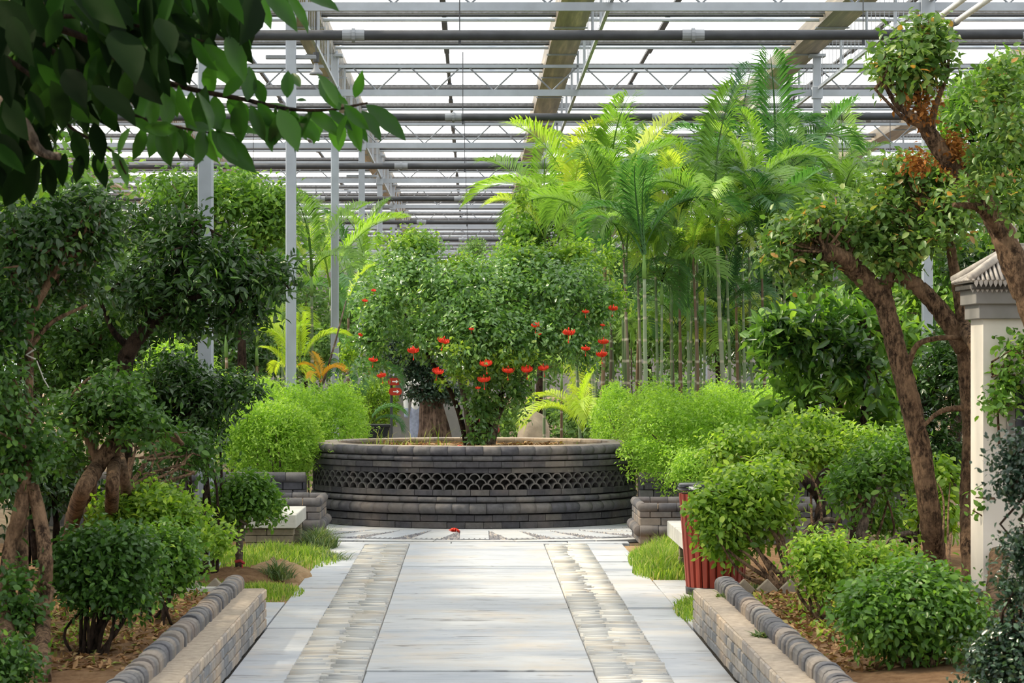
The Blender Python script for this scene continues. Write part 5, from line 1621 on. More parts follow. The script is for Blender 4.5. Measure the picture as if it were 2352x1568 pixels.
t = shrub('round_tree', 'small standard tree with a flat round head beside the left bench', 'tree', bt,
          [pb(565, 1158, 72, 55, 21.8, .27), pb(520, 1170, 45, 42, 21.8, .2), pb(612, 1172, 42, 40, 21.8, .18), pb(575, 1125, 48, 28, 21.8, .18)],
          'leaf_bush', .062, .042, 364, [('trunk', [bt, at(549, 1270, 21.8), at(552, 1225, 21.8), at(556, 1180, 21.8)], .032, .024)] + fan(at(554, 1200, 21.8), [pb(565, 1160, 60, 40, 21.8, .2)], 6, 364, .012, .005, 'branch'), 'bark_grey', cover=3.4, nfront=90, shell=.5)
MB().tube([at(540, 1290, 21.72), at(552, 1287, 21.70), at(560, 1293, 21.74)], .012, 6).build('tie', 'red_twine', t)
MB().tube([at(556, 1296, 21.72), at(559, 1320, 21.70)], .006, 6).build('tie_end', 'red_twine', t)
# trees with dark crowns on the left
Y1 = 18.2
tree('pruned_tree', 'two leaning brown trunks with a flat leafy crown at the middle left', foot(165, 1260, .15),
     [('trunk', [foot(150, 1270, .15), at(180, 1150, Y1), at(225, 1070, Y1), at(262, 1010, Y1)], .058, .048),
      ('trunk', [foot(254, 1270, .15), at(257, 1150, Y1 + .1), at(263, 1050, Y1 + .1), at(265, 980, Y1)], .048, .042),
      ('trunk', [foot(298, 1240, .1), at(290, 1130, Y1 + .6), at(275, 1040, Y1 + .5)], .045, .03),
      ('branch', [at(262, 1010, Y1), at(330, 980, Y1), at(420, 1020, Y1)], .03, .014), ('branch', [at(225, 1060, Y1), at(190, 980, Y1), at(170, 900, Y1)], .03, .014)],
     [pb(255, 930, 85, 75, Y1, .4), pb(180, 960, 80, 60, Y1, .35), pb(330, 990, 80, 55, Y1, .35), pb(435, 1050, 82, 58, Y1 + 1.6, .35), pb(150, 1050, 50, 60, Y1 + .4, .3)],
     'leaf_bush_shaded', .07, .045, 371, bark='bark_brown', nfront=90, shell=.6, cover=2.4)
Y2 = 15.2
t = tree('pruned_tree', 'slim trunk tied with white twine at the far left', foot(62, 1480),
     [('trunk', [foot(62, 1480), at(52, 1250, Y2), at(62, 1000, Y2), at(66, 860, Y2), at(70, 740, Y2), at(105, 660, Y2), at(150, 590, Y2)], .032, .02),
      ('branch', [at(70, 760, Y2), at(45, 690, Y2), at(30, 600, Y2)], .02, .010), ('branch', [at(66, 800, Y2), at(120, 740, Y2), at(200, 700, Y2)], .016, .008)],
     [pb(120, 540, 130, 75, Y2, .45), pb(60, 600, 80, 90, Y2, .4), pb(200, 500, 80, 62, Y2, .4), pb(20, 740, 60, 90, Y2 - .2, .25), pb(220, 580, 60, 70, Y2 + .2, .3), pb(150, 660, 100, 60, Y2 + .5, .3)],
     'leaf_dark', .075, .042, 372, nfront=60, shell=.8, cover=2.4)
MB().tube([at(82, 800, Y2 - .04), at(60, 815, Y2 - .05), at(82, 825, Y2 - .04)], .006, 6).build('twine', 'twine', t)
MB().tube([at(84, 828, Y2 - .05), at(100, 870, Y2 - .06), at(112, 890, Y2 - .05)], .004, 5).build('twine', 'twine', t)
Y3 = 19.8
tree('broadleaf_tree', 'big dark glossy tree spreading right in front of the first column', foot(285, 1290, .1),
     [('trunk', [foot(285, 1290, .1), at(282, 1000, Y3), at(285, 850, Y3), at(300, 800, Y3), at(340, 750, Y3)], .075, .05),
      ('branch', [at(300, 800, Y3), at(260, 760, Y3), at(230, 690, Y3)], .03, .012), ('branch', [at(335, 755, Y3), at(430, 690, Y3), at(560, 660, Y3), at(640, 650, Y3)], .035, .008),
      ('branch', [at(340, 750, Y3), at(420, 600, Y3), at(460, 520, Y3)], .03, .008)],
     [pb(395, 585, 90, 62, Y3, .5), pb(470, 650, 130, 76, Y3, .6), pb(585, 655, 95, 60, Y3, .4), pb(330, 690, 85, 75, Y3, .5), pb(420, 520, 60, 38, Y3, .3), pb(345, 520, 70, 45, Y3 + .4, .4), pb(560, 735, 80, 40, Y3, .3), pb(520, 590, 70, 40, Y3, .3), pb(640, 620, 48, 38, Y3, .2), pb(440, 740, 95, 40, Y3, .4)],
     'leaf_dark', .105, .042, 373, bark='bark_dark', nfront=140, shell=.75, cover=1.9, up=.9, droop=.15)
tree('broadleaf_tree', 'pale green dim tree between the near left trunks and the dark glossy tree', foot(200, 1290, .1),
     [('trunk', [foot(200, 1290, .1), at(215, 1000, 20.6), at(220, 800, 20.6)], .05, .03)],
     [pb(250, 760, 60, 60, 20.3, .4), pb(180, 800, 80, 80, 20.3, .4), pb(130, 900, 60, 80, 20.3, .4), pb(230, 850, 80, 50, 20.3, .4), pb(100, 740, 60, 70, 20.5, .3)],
     'leaf_bush_shaded', .08, .045, 374, nfront=50, shell=.7, cover=2.2)
shrub('leafy_shrub', 'dark low shrub with pointed leaves in front of the first column', 'shrub', (at(480, 0, 21.5)[0], 21.5, 0),
      [pb(470, 930, 80, 75, 21.5, .4), pb(400, 880, 75, 70, 21.5, .4), pb(560, 905, 48, 42, 21.4, .25), pb(440, 1000, 80, 50, 21.6, .35), pb(360, 960, 60, 80, 21.6, .35)], 'leaf_dark', .095, .038, 375, fan((at(480, 0, 21.5)[0], 21.5, 0), [pb(470, 950, 60, 50, 21.5, .3)], 7, 375, .016, .006), cover=2.2, nfront=60, shell=.7)
shrub('leafy_shrub', 'light green feathery shrub beside the foot of the first column', 'shrub', (at(430, 0, 24.6)[0], 24.6, 0),
      [pb(400, 840, 60, 50, 24.6, .4), pb(450, 880, 40, 60, 24.8, .3), pb(360, 890, 50, 60, 24.6, .4)], 'leaf_hedge', .075, .03, 376, fan((at(430, 0, 24.6)[0], 24.6, 0), [pb(410, 880, 50, 40, 24.6, .3)], 6, 376, .015, .006), cover=2.0, shell=.8)
# far left margin
Y4 = 14.2
tree('pruned_tree', 'thick gnarled double trunk with leafy pads at the left margin', foot(20, 1500),
     [('trunk', [foot(10, 1540), at(20, 1300, Y4), at(45, 1180, Y4), at(55, 1120, Y4)], .046, .036), ('trunk', [foot(100, 1560), at(98, 1400, Y4 - .1), at(105, 1290, Y4 - .1), at(90, 1180, Y4), at(72, 1110, Y4)], .040, .034),
      ('branch', [at(50, 1130, Y4), at(60, 1060, Y4), at(50, 1000, Y4)], .04, .02), ('branch', [at(0, 1332, Y4 - .1), at(60, 1320, Y4 - .15), at(120, 1350, Y4 - .15)], .02, .01)],
     [pb(70, 1030, 82, 58, Y4, .2), pb(20, 1080, 70, 60, Y4, .2), pb(10, 970, 60, 60, Y4 - .2, .2), pb(10, 890, 42, 60, Y4 - .2, .15), pb(50, 1400, 50, 50, Y4 - .3, .12), pb(15, 1440, 50, 60, Y4 - .3, .12), pb(40, 1330, 40, 30, Y4 - .2, .1)],
     'leaf_bush_shaded', .058, .04, 381, bark='bark_brown', nfront=90, shell=.6, cover=2.6)
shrub('clipped_shrub', 'blurred green bush filling the bottom left corner', 'shrub', ((-20 - VPX) * 12.6 / F, 12.6, .2), [pb(20, 1550, 62, 62, 12.6, .13), pb(-20, 1530, 60, 50, 12.6, .12)], 'leaf_bush_shaded', .05, .034, 382, fan(((-20 - VPX) * 12.6 / F, 12.6, .2), [pb(10, 1560, 40, 30, 12.6, .1)], 5, 382, .01, .005), cover=3, nfront=40)
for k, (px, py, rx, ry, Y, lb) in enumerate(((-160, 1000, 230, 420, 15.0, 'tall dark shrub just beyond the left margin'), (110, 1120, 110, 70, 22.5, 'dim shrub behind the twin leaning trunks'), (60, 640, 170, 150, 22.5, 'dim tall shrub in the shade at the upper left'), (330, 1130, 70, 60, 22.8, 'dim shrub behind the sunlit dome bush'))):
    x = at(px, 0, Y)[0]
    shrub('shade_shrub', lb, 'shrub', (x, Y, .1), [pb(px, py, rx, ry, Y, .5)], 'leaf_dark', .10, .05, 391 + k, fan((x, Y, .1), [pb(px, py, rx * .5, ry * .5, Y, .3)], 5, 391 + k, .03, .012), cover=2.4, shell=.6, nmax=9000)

# ---- overhanging branches in the upper left, every leaf a part
def overhang():
    base = np.array((at(-620, 0, 9.5)[0], 9.5, 0))
    t = thing('overhanging_tree', 'dark large leaved tree leaning in over the upper left corner', 'tree', tuple(base))
    Yb = 9.5
    limb(t, 'trunk', [base, base + (0, 0, 1.5), at(-350, 200, Yb), at(-150, 80, Yb), at(60, 40, Yb)], .12, .05, 'bark_dark', 10, 3)
    limb(t, 'branch', [at(-350, 250, Yb), at(-100, 200, Yb), at(40, 270, Yb - .3), at(90, 345, Yb - .3), at(140, 360, Yb - .3)], .03, .012, 'bark_grey', 8, 4)
    br = [([at(60, 40, Yb), at(200, 90, Yb), at(315, 162, Yb), at(420, 200, Yb), at(560, 228, Yb), at(660, 250, Yb), at(760, 252, Yb), at(845, 236, Yb)], .014, .004),
          ([at(100, 100, Yb), at(220, 200, Yb), at(310, 265, Yb), at(400, 290, Yb), at(480, 305, Yb)], .010, .003),
          ([at(60, 40, Yb), at(220, 40, Yb), at(380, 75, Yb), at(470, 95, Yb)], .010, .003),
          ([at(60, 20, Yb), at(300, -20, Yb), at(520, -35, Yb), at(680, -15, Yb)], .012, .004),
          ([at(0, 120, Yb), at(100, 200, Yb), at(160, 290, Yb), at(255, 345, Yb), at(290, 400, Yb)], .009, .003)]
    for k, (p, a, c) in enumerate(br):
        limb(t, 'branch', p, a, c, 'bark_dark', 7, 10 + k, 5, .05)
    rng = np.random.default_rng(77)
    P, A, N, L, W = [], [], [], [], []
    def lf(px, py, tx, ty, Y, w=.42, dy=0.0):
        p, q = at(px, py, Y), at(tx, ty, Y + dy)
        P.append(p); A.append(q - p); l = np.linalg.norm(q - p); L.append(l); W.append(l * w)
        N.append(np.array((rng.normal() * .5, -1 + rng.normal() * .3, .5 + rng.normal() * .4)))
    # leaves that stand clear of the mass, as in the photo (stalk end -> tip)
    for q in ((815, 225, 832, 163), (775, 245, 730, 165), (770, 250, 760, 190), (790, 255, 850, 325), (840, 240, 935, 320), (800, 262, 770, 335), (790, 240, 850, 300), (770, 265, 840, 318), (800, 240, 762, 215),
              (660, 225, 650, 160), (680, 230, 705, 230), (690, 200, 665, 165), (600, 235, 590, 195), (640, 250, 685, 345), (690, 265, 732, 330), (620, 250, 625, 345), (575, 240, 612, 325), (520, 230, 565, 290), (640, 262, 640, 330),
              (585, 180, 615, 240), (540, 180, 545, 205), (470, 100, 550, 205), (530, 70, 575, 110), (520, 80, 560, 185), (440, 85, 500, 165), (500, 60, 550, 105),
              (480, 290, 595, 300), (430, 290, 495, 295), (485, 300, 590, 395), (465, 305, 495, 375), (500, 305, 545, 368), (330, 290, 305, 370), (360, 295, 350, 360), (400, 295, 390, 370), (385, 290, 425, 350), (430, 290, 420, 350), (300, 270, 355, 310),
              (410, 195, 445, 300), (380, 190, 410, 270), (360, 215, 370, 270), (395, 230, 380, 270), (450, 210, 480, 250), (470, 215, 470, 300), (350, 240, 345, 245),
              (300, 130, 335, 165), (350, 110, 400, 160), (400, 90, 390, 150), (340, 80, 310, 140), (370, 120, 420, 145),
              (255, 345, 300, 430), (240, 350, 225, 400), (115, 310, 90, 290), (145, 320, 130, 300),
              (60, 20, 40, -10), (560, -30, 630, 65), (600, -30, 690, 70), (650, -20, 720, 75), (640, -30, 660, 40), (690, -15, 780, 20), (500, -30, 540, 60), (450, -30, 470, 60), (420, -20, 440, 40), (530, -20, 590, 60)):
        lf(q[0], q[1], q[2] + rng.normal() * 3, q[3], Yb + rng.normal() * .15, .42 + rng.uniform(-.06, .1), rng.normal() * .03)
    for k in range(34):                       # further leaves hanging along the two long branches
        px = 430 + 12.3 * k + rng.normal() * 6
        py = 205 + 48 * min(1, (px - 420) / 260) if k % 3 else 292
        if k % 3 == 0: px = 300 + 5.5 * k
        ang = 1.15 + rng.normal() * .45 if rng.random() < .75 else -1.2 + rng.normal() * .4
        ln = rng.uniform(70, 112)
        lf(px, py, px + ln * math.cos(ang), py + ln * math.sin(ang), Yb + rng.normal() * .12, .42 + rng.uniform(-.06, .08), rng.normal() * .04)
    # the dense hanging mass nearer the trunk
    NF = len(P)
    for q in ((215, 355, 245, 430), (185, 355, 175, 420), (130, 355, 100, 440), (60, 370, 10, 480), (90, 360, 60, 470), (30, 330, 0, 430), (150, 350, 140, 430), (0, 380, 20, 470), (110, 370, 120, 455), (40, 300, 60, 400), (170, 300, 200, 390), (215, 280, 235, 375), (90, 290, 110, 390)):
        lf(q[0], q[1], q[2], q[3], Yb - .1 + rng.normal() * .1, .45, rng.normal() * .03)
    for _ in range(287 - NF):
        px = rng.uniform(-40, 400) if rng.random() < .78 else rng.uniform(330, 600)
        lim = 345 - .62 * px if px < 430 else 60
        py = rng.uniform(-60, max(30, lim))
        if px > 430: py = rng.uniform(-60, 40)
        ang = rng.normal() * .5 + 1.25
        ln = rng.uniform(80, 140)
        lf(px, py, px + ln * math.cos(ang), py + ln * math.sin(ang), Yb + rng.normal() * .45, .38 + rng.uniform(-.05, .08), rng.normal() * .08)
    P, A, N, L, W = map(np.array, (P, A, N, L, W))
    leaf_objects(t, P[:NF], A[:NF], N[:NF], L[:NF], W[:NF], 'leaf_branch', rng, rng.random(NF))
    leaf_objects(t, P[NF:], A[NF:], N[NF:], L[NF:], W[NF:], 'leaf_branch_shaded', rng, rng.random(len(P) - NF))
    # unseen crown above and left of the frame, added to block sky light
    foliage(t, [pb(90, 60, 210, 160, 10.3, .25), pb(300, 20, 180, 95, 10.3, .2), pb(60, 240, 130, 120, 10.3, .2), pb(230, 130, 140, 110, 10.3, .2), pb(480, -10, 110, 60, 10.3, .2), pb(20, 380, 60, 90, 10.3, .15)], 'leaf_dark', .19, .08, cover=1.7, seed=398, name='inner_leaves', droop=1.0, up=.1, shell=.9, lump=.1)
    foliage(t, [(-2.2, 9.6, 3.3, .9, 1.2, .55), (-2.6, 6.0, 3.4, 1.3, 2.4, .9), (-1.0, 6.0, 3.9, 1.6, 2.4, .5), (-2.9, 12.6, 3.9, 1.0, 1.6, .6), (-2.2, 2.5, 3.0, 1.4, 2.0, 1.2), (-2.9, 8.6, 2.9, .9, 1.0, .8), (-1.6, 9.8, 3.55, .8, .9, .35)], 'leaf_dark', .17, .07, cover=1.6, seed=399, name='crown', nmax=7000, tpl=LEAF_SM)
    limb(t, 'aerial_shoot', [at(180, 270, Yb), at(140, 300, Yb), at(120, 350, Yb)], .006, .003, 'leaf_tree', 6, 90)
overhang()

# ------------------------------------------------------------------ palms
def frond_mesh(name, e0, curl, nl=34, seed=0, vee=.45, leaf=.33, sag=.35):
    rng = np.random.default_rng(seed)
    pts, ang, p = [], math.radians(e0), np.array((0., 0., 0.))
    m = 22
    for i in range(m + 1):
        pts.append(p.copy())
        p = p + np.array((math.cos(ang), 0, math.sin(ang))) / m
        ang -= math.radians(curl) / m * (0.5 + 1.3 * i / m)
    pts = np.array(pts)
    V, Fc = [], []
    # rachis
    for i in range(m):
        w0, w1 = .011 * (1 - i / m) + .002, .011 * (1 - (i + 1) / m) + .002
        o = len(V)
        for q, w in ((pts[i], w0), (pts[i + 1], w1)):
            V += [q + (0, -w, 0), q + (0, w, 0), q + (0, 0, -w * 1.3)]
        Fc += [(o, o + 1, o + 4), (o, o + 4, o + 3), (o + 1, o + 2, o + 5), (o + 1, o + 5, o + 4), (o + 2, o, o + 3), (o + 2, o + 3, o + 5)]
    for k in range(nl):
        u = .20 + .79 * k / (nl - 1)
        x = u * m; i = min(int(x), m - 1); f = x - i
        q = pts[i] * (1 - f) + pts[i + 1] * f
        T = pts[i + 1] - pts[i]; T = T / np.linalg.norm(T)
        Nn = np.array((-T[2], 0, T[0]))
        env = (math.sin(math.pi * min(1, (u - .13) / .95)) ** .6)
        for s in (-1, 1):
            l = leaf * env * rng.uniform(.88, 1.08)
            d = norm(T * (.55 + .5 * u) + np.array((0, s, 0)) * .85 + Nn * vee + rng.normal(size=3) * .04)
            w = .0082 * (0.7 + .5 * env)
            side = norm(np.cross(d, Nn * .7 + np.array((0, -s * .7, 0))))
            mid = q + d * l * .5
            tip = q + d * l + np.array((0, 0, -sag * l * rng.uniform(.5, 1.5)))
            o = len(V)
            V += [q, mid - side * w, mid + side * w, tip]
            Fc += [(o, o + 1, o + 2), (o + 1, o + 3, o + 2)]
    return np_mesh(name, np.array(V), np.array(Fc).ravel(), 3)
FR = {}
def fronds(mat):
    if mat not in FR:
        FR[mat] = []
        for k, (e0, cu) in enumerate(((82, 70), (74, 95), (66, 110), (58, 120), (46, 120), (85, 45))):
            me = frond_mesh('frond', e0, cu, 54, k + 5)
            me.materials.append(MATS[mat])
            FR[mat].append(me)
    return FR[mat]
def palm(label, px, py, Y, n, ln, seed, mat='frond', lean=0.0, rad=.035, base_z=-.05, group='tall feather palms', name='areca_palm', stem=True, spread=1.0, az0=None):
    rng = np.random.default_rng(seed)
    top = at(px, py, Y)
    base = np.array((top[0] + lean, Y + rng.normal() * .15, base_z))
    t = thing(name, label, 'palm', tuple(base), group)
    if stem:
        m = base + (top - base) * .5 + np.array((lean * -.25, 0, 0))
        p, r = stick([base, m, top], rad, rad * .6, 8, seed, 8, .03, .0)
        MB().tube(p, r, 9).build('stem', 'palm_stem', t, True)
        q = top + (top - m) / np.linalg.norm(top - m) * .32
        MB().tube([top, (top + q) / 2, q], [rad * .85, rad * .8, rad * .35], 8).build('crownshaft', 'crownshaft', t, True)
        top = q
    fm = fronds(mat)
    a0 = rng.random() * 6.28 if az0 is None else az0
    n = max(4, n - 1) if stem else n
    for k in range(n):
        az = a0 + 2 * math.pi * k / n * spread + rng.normal() * .25
        # keep most fronds in the plane across the view, where the photo shows them
        j = 5 if k == n - 1 else int(rng.integers(0, 5))
        s = ln * rng.uniform(.85, 1.3)
        link('frond', fm[j], None, t, tuple(top - base + rng.normal(size=3) * .01), (rng.normal() * .12, rng.normal() * .12, az), (s, s, s))
    return t
plain('crownshaft', (0.16, 0.30, 0.07), .5, 0, .2)
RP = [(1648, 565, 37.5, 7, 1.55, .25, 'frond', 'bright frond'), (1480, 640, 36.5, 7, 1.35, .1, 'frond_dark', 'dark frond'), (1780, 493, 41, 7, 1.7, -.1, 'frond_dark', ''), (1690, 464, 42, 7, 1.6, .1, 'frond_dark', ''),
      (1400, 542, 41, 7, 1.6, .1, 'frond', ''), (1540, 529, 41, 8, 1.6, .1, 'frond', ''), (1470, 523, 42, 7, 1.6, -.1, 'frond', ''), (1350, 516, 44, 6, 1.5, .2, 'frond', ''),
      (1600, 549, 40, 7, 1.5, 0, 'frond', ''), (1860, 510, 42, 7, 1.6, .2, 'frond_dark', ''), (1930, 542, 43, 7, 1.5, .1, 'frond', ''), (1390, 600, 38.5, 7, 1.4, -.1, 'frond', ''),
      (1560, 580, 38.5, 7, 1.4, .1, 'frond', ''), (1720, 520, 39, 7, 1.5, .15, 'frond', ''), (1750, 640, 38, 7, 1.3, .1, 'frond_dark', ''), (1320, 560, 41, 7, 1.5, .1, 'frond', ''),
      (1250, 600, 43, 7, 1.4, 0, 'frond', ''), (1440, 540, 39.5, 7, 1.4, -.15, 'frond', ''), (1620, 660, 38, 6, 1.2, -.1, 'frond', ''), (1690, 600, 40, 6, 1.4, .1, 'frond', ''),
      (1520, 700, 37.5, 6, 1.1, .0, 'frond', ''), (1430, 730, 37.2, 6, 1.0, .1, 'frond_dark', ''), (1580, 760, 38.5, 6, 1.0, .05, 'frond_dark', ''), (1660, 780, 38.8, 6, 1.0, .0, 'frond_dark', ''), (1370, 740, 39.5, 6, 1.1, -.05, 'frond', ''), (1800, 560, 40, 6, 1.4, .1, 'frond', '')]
descr = ['with the bright fan of fronds in front of the group', 'with low dark drooping fronds in front', 'with dark fronds reaching highest towards the roof', 'with dark upright fronds left of the roof column',
         'with pale fronds at the upper left of the group', 'in the upper middle with long pale fronds', 'standing behind the upper middle crowns', 'with feathery fronds topmost at the left edge of the group',
         'in the centre of the group below the dark crowns', 'with dark fronds right beside the roof column', 'rightmost, its fronds behind the pruned pads', 'at the left middle above the hibiscus flowers',
         'in the centre just left of the bright fan', 'at the right middle beside the dark trunkless fronds', 'low on the right behind the glossy shrub', 'leftmost tall one above the hibiscus crown',
         'furthest left and partly hidden by the hibiscus', 'left of centre with yellowish fronds', 'low in the centre behind the bright fan', 'behind the bright fan on its right',
         'young and short in the lower middle', 'young and dark at the lower left above the hedge', 'young and dark low in the middle above the hedge', 'young and dark low on the right above the hedge', 'young and pale low at the left above the hedge', 'at the right edge of the group below the roof column']
for k, (px, py, Y, n, ln, le, mat, _) in enumerate(RP):
    palm('feather palm ' + descr[k], px, py, Y, n, ln, 600 + k, mat, le, .036 if k < 12 else .026)
# young palms filling the foot of the group
for k, (px, py, lb) in enumerate(((1400, 830, 'first'), (1450, 800, 'second'), (1510, 840, 'third'), (1560, 810, 'fourth'), (1610, 845, 'fifth'), (1655, 800, 'sixth'), (1700, 835, 'seventh'), (1755, 800, 'last'))):
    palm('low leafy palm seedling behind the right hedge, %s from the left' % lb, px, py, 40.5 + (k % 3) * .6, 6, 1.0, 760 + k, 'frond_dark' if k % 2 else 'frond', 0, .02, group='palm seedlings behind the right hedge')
# bare extra stems low in the group
for k, px in enumerate((1445, 1470, 1505, 1535, 1575, 1605, 1675, 1705, 1395, 1425)):
    Y = 37 + (k * 37 % 30) / 10
    s = at(px, 900, Y); e = at(px + (-14 + 7 * (k % 5)), 560 + 12 * (k % 4), Y)
    s[2] = -.05
    t = thing('palm_shoot', 'slender ringed palm stem above the right hedge, %s from the left' % ('third fourth fifth sixth seventh eighth ninth last first second'.split()[k]), 'palm', tuple(s), 'slender palm stems above the right hedge')
    MB().tube([s, (s + e) / 2 + (.03, 0, 0), e], [.024, .021, .015], 8).build('stem', 'palm_stem', t, True)
    for j in range(3):
        link('frond', fronds('frond')[j + 1], None, t, tuple(e - s), (0, 0, 2.1 * j + k), (.9, .9, .9))
LP = [(716, 640, 44, 7, 1.5, .05, 'frond'), (760, 660, 46, 7, 1.4, .1, 'frond'), (835, 640, 52, 7, 1.5, .1, 'frond'), (800, 690, 50, 6, 1.3, 0, 'frond_dark'), (650, 700, 48, 6, 1.3, 0, 'frond_dark'),
      (590, 800, 44, 6, 1.1, 0, 'frond'), (520, 780, 40, 6, 1.0, .1, 'frond_dark'), (640, 820, 50, 6, 1.0, 0, 'frond')]
ld = ['with bright arching fronds left of the second column', 'between the second and third column', 'with pale fronds behind the third column', 'dark and low behind the third column', 'dark, behind the foot of the second column', 'young, in the gap left of the second column', 'young and dark, right of the first column foot', 'small and far back left of the second column']
for k, (px, py, Y, n, ln, le, mat) in enumerate(LP):
    palm('left side palm ' + ld[k], px, py + 40, Y, n, ln, 700 + k, mat, le, .035, group='palms on the left side')
palm('small yellow green palm with broad fronds behind the back left hedge', 690, 850, 36.5, 4, .85, 801, 'frond_yellow', 0, .02, stem=False, az0=.2, base_z=1.2, group='low young palms')
palm('low pale fan of fronds behind the back left hedge by the second column', 655, 860, 36.8, 4, .55, 802, 'frond_yellow', 0, .02, stem=False, base_z=1.2, group='low young palms')
palm('orange withered palm tuft above the back left hedge', 738, 880, 36.2, 5, .36, 803, 'frond_orange', 0, .02, stem=False, base_z=1.2, group='low young palms')
palm('drooping grey green palm tuft right of the orange tuft', 805, 870, 37.5, 6, .7, 804, 'frond_dark', 0, .02, stem=False, base_z=1.0, group='low young palms')
palm('yellow green young palm right of the boulder', 1338, 985, 37.0, 7, .85, 805, 'frond_yellow', 0, .02, stem=False, base_z=.3, group='low young palms')
palm('pale young palm behind the boulder', 1290, 900, 47.0, 6, 1.0, 806, 'frond', 0, .03, group='low young palms')
palm('dim young palm between the hibiscus and the boulder', 1225, 900, 50.0, 6, 1.0, 807, 'frond', 0, .03, group='low young palms')
link('frond', fronds('frond_dark')[2], None, POT, (-.12, 0, .86), (0, 0, .25), (.62, .62, .62))
link('frond', fronds('frond_dark')[4], None, POT, (-.1, 0, .86), (0, 0, -.3), (.55, .55, .55))
# the single long slanting frond with a bare stalk
s, e = at(742, 880, 36.4), at(795, 690, 36.4)
t = thing('slanting_frond', 'single long palm leaf on a bare slanting stalk left of the hibiscus', 'palm', tuple(s))
MB().tube([s, (s + e) / 2 + (.01, 0, 0), e], [.016, .013, .008], 7).build('stalk', 'bark_grey', t, True)
link('frond', fronds('frond_yellow')[5], None, t, tuple(e - s - np.array((0, 0, .15))), (0, .12, .3), (.75, .75, .75))

# ---- thick ficus behind the planter
fb = at(1000, 0, 40.0); fb[2] = -.05
t = thing('ficus_bonsai', 'thick grooved ficus trunk with dark cloud shaped pads behind the planter', 'tree', tuple(fb))
V, Fs, n = [], [], 48
levels = [(0, .30), (.2, .26), (.4, .235), (.55, .215), (.7, .205), (.85, .19), (1.0, .175), (1.2, .15), (1.4, .12)]
for j, (z, r) in enumerate(levels):
    for k in range(n):
        a = 2 * math.pi * k / n
        rr = r * (1 + .13 * math.sin(6 * a + z * 3.2) + .08 * math.sin(11 * a - z * 4.3) + .04 * math.sin(17 * a + z * 6))
        V.append((fb[0] - .04 * z * z + rr * math.cos(a), fb[1] + rr * math.sin(a), -.05 + z))
for j in range(len(levels) - 1):
    for k in range(n):
        a, b = j * n + k, j * n + (k + 1) % n
        Fs.append((a, b, b + n, a + n))
link('trunk', MB().add(V, Fs).mesh('trunk', True), 'bark_ficus', t)
for k, (px, py) in enumerate(((950, 890), (1040, 900), (985, 850))):
    limb(t, 'branch', [fb + (0, 0, 1.2), at((px + 1000) / 2, 915, 40), at(px, py, 40)], .08, .04, 'bark_ficus', 8, k)
foliage(t, [pb(1000, 905, 72, 22, 40, .5), pb(945, 820, 62, 30, 40, .5), pb(980, 860, 50, 24, 40, .4), pb(905, 800, 30, 20, 40, .3)], 'leaf_bluish', .09, .05, cover=2.6, seed=411, shell=.6, nmax=6000, tpl=LEAF_SM)

# ---- broadleaf trees further back
def back_tree(label, px, Y, blobs, mat, seed, L=.14, W=.07, cover=2.2, nmax=7000, tr=.1):
    x = at(px, 0, Y)[0]
    top = max(b[2] for b in blobs)
    t = thing('broadleaf_tree', label, 'tree', (x, Y, -.05), 'broadleaf trees at the back')
    limb(t, 'trunk', [(x, Y, -.05), (x + .1, Y, top * .4), (x, Y, top * .85)], tr, tr * .4, 'bark_dark', 9, seed)
    ob, c = foliage(t, blobs, mat, L, W, cover=cover * .8, seed=seed, nmax=nmax, tpl=LEAF_SM, shell=.8, k=5, spread=.14, lump=.24)
    rng = np.random.default_rng(seed)
    js = rng.choice(len(c), 14, replace=False)
    twigs(t, 'branches', [(x, Y, top * .7)] * 14, [c[j] for j in js], .03, .008, 'bark_grey', seed)
back_tree('pale sunlit tree behind the first two columns on the left', 540, 40, [pb(420, 450, 100, 60, 40, .8), pb(540, 460, 110, 70, 40, .9), pb(620, 530, 75, 60, 40, .7), pb(560, 580, 110, 70, 40.5, .8), pb(430, 560, 100, 70, 40, .8), pb(640, 470, 45, 45, 40, .5)], 'leaf_tree', 421, .15, .085, nmax=9000)
back_tree('bright tree between the centre gutter and the tall palms', 1230, 52, [pb(1210, 540, 55, 60, 52, .8), pb(1270, 500, 60, 50, 52, .8), pb(1180, 590, 40, 50, 52, .6), pb(1330, 530, 60, 60, 52, .8), pb(1240, 600, 70, 50, 52, .8)], 'leaf_tree', 422, .2, .1)
back_tree('small dark round topped tree far back in the middle', 1090, 72, [pb(1090, 575, 32, 24, 72, .35), pb(1090, 620, 30, 40, 72, .35)], 'leaf_far', 423, .12, .06)
back_tree('green tree far back behind the palms on the right', 1900, 55, [pb(1850, 520, 110, 90, 55, 1.), pb(1980, 480, 110, 90, 55, 1.), pb(1900, 640, 130, 90, 55, 1.)], 'leaf_tree', 424, .2, .1)
back_tree('dark tree behind the white garden wall at the right edge', 2330, 30, [pb(2330, 480, 70, 70, 30, .7), pb(2300, 620, 90, 70, 30, .7), pb(2230, 620, 60, 60, 30, .6)], 'leaf_dark', 425, .14, .07)
k = 0
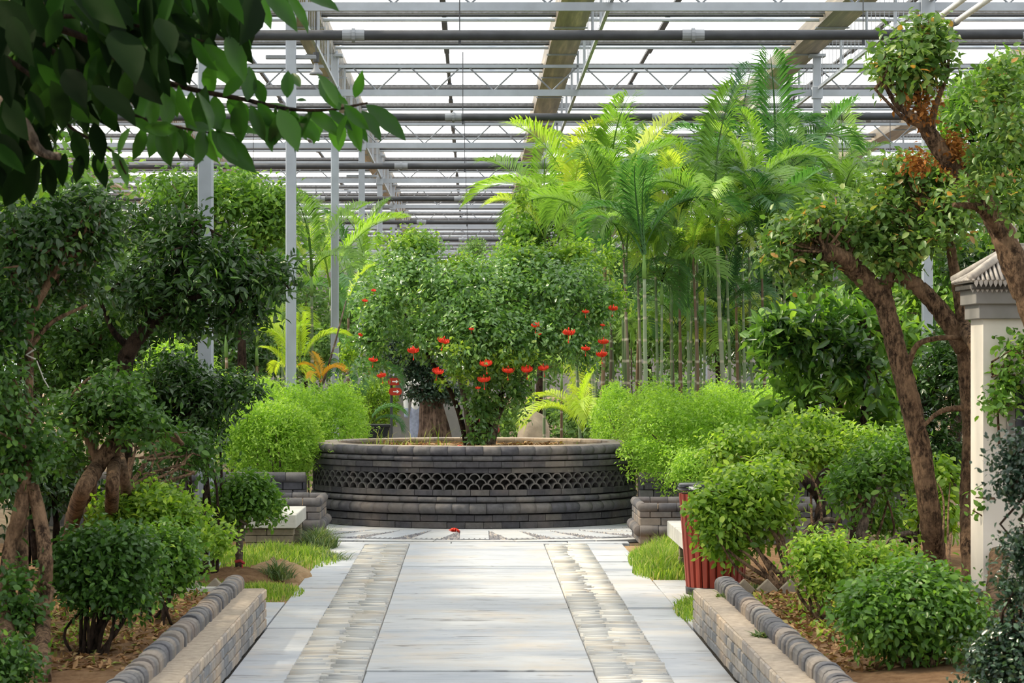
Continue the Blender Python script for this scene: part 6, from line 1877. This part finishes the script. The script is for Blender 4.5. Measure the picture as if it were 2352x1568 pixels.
for px, py, rx, ry, Y, mat, lb in ((520, 760, 110, 130, 52, 'leaf_dark', 'dark tree in the shade behind the second column'), (690, 740, 110, 130, 60.5, 'leaf_far', 'mid green tree behind the left palms'), (850, 720, 100, 120, 62, 'leaf_far', 'hazy tree behind the left half of the hibiscus'),
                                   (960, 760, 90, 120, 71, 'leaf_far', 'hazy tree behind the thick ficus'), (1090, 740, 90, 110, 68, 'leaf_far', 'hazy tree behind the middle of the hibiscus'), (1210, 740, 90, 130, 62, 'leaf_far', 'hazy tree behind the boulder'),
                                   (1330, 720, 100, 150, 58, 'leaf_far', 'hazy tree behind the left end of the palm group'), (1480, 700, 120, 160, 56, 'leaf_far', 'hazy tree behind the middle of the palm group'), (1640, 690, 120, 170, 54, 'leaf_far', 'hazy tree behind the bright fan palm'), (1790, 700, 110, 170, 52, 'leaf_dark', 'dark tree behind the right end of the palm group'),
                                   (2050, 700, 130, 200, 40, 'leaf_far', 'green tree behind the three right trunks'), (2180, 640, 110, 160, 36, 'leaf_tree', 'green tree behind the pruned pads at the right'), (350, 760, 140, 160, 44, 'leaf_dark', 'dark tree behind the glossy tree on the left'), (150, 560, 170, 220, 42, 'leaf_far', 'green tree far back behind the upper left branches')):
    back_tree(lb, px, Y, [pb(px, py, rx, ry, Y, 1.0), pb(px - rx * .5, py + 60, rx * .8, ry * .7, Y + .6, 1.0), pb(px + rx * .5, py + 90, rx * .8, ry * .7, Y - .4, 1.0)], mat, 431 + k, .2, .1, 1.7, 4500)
    k += 1
# low undergrowth behind the planter closing the view at the ground
for k, (px, Y, top, rx, lb) in enumerate(((760, 58, 900, 120, 'low undergrowth behind the back left hedge'), (930, 64, 930, 110, 'low undergrowth behind the direction signs'), (1090, 66, 920, 100, 'low undergrowth straight behind the hibiscus stems'), (1240, 60, 915, 110, 'low undergrowth behind the boulder'), (1380, 54, 900, 110, 'low undergrowth behind the young palm'), (1560, 50, 870, 150, 'low undergrowth behind the palm stems'), (560, 50, 880, 130, 'low undergrowth behind the left hedges'), (1780, 48, 860, 130, 'low undergrowth behind the right hedge end'))):
    shrub('undergrowth', lb, 'shrub', (at(px, 0, Y)[0], Y, -.05), [pb(px, (top + 1000) / 2 + 20, rx, (1040 - top) / 2, Y, .7)], 'leaf_far', .2, .09, 451 + k, cover=2.0, tpl=LEAF_SM, nmax=3000, twn=8)
t = thing('added_shade_tree', 'tall added tree whose unseen crown shades the left bed from above', 'tree', (-4.3, 16.0, 0))  # added above the view to darken the left bed
limb(t, 'trunk', [(-4.3, 16.0, 0), (-4.2, 16.0, 2.4), (-3.8, 15.8, 4.4)], .16, .09, 'bark_dark', 10, 468)
foliage(t, [(-3.3, 14.5, 4.7, 1.7, 2.4, .8), (-3.3, 18.6, 5.3, 1.8, 2.4, .8), (-4.8, 16, 4.3, 1.2, 3.0, 1.0)], 'leaf_dark', .17, .09, cover=2.4, seed=469, nmax=9000, tpl=LEAF_SM)
# trees added outside the picture to keep sky light off the beds
for k, (x, y, z, rx, ry, rz, lb) in enumerate(((-5.2, 14.5, 2.9, 1.5, 3.2, 1.6, 'large added shade tree outside the left margin'), (-4.6, 21.5, 3.2, 1.2, 2.6, 1.5, 'added shade tree at the left behind the glossy tree'), (7.6, 15.5, 2.6, 1.2, 2.6, 1.6, 'added shade tree outside the right margin'), (-5.5, 28, 2.8, 1.6, 3.0, 1.8, 'broad added shade tree left of the hedges'), (7.0, 25, 2.8, 1.6, 3.5, 1.8, 'broad added shade tree right of the garden wall'), (-3.2, 3.0, 2.6, 1.2, 3.0, 1.6, 'added shade tree behind the camera on the left'), (3.6, 3.0, 2.6, 1.2, 3.0, 1.6, 'added shade tree behind the camera on the right'))):
    t = thing('added_shade_tree', lb, 'tree', (x, y, 0))
    limb(t, 'trunk', [(x, y, 0), (x + .1, y, 1.2), (x, y, z)], .12, .06, 'bark_dark', 9, 470 + k)
    foliage(t, [(x, y, z, rx, ry, rz), (x, y, z - .9, rx * .9, ry * .9, rz * .8)], 'leaf_tree', .2, .11, cover=1.8, seed=480 + k, nmax=5000, tpl=LEAF_SM)
for o in EMPTIES:
    if '_w' in o: del o['_w']
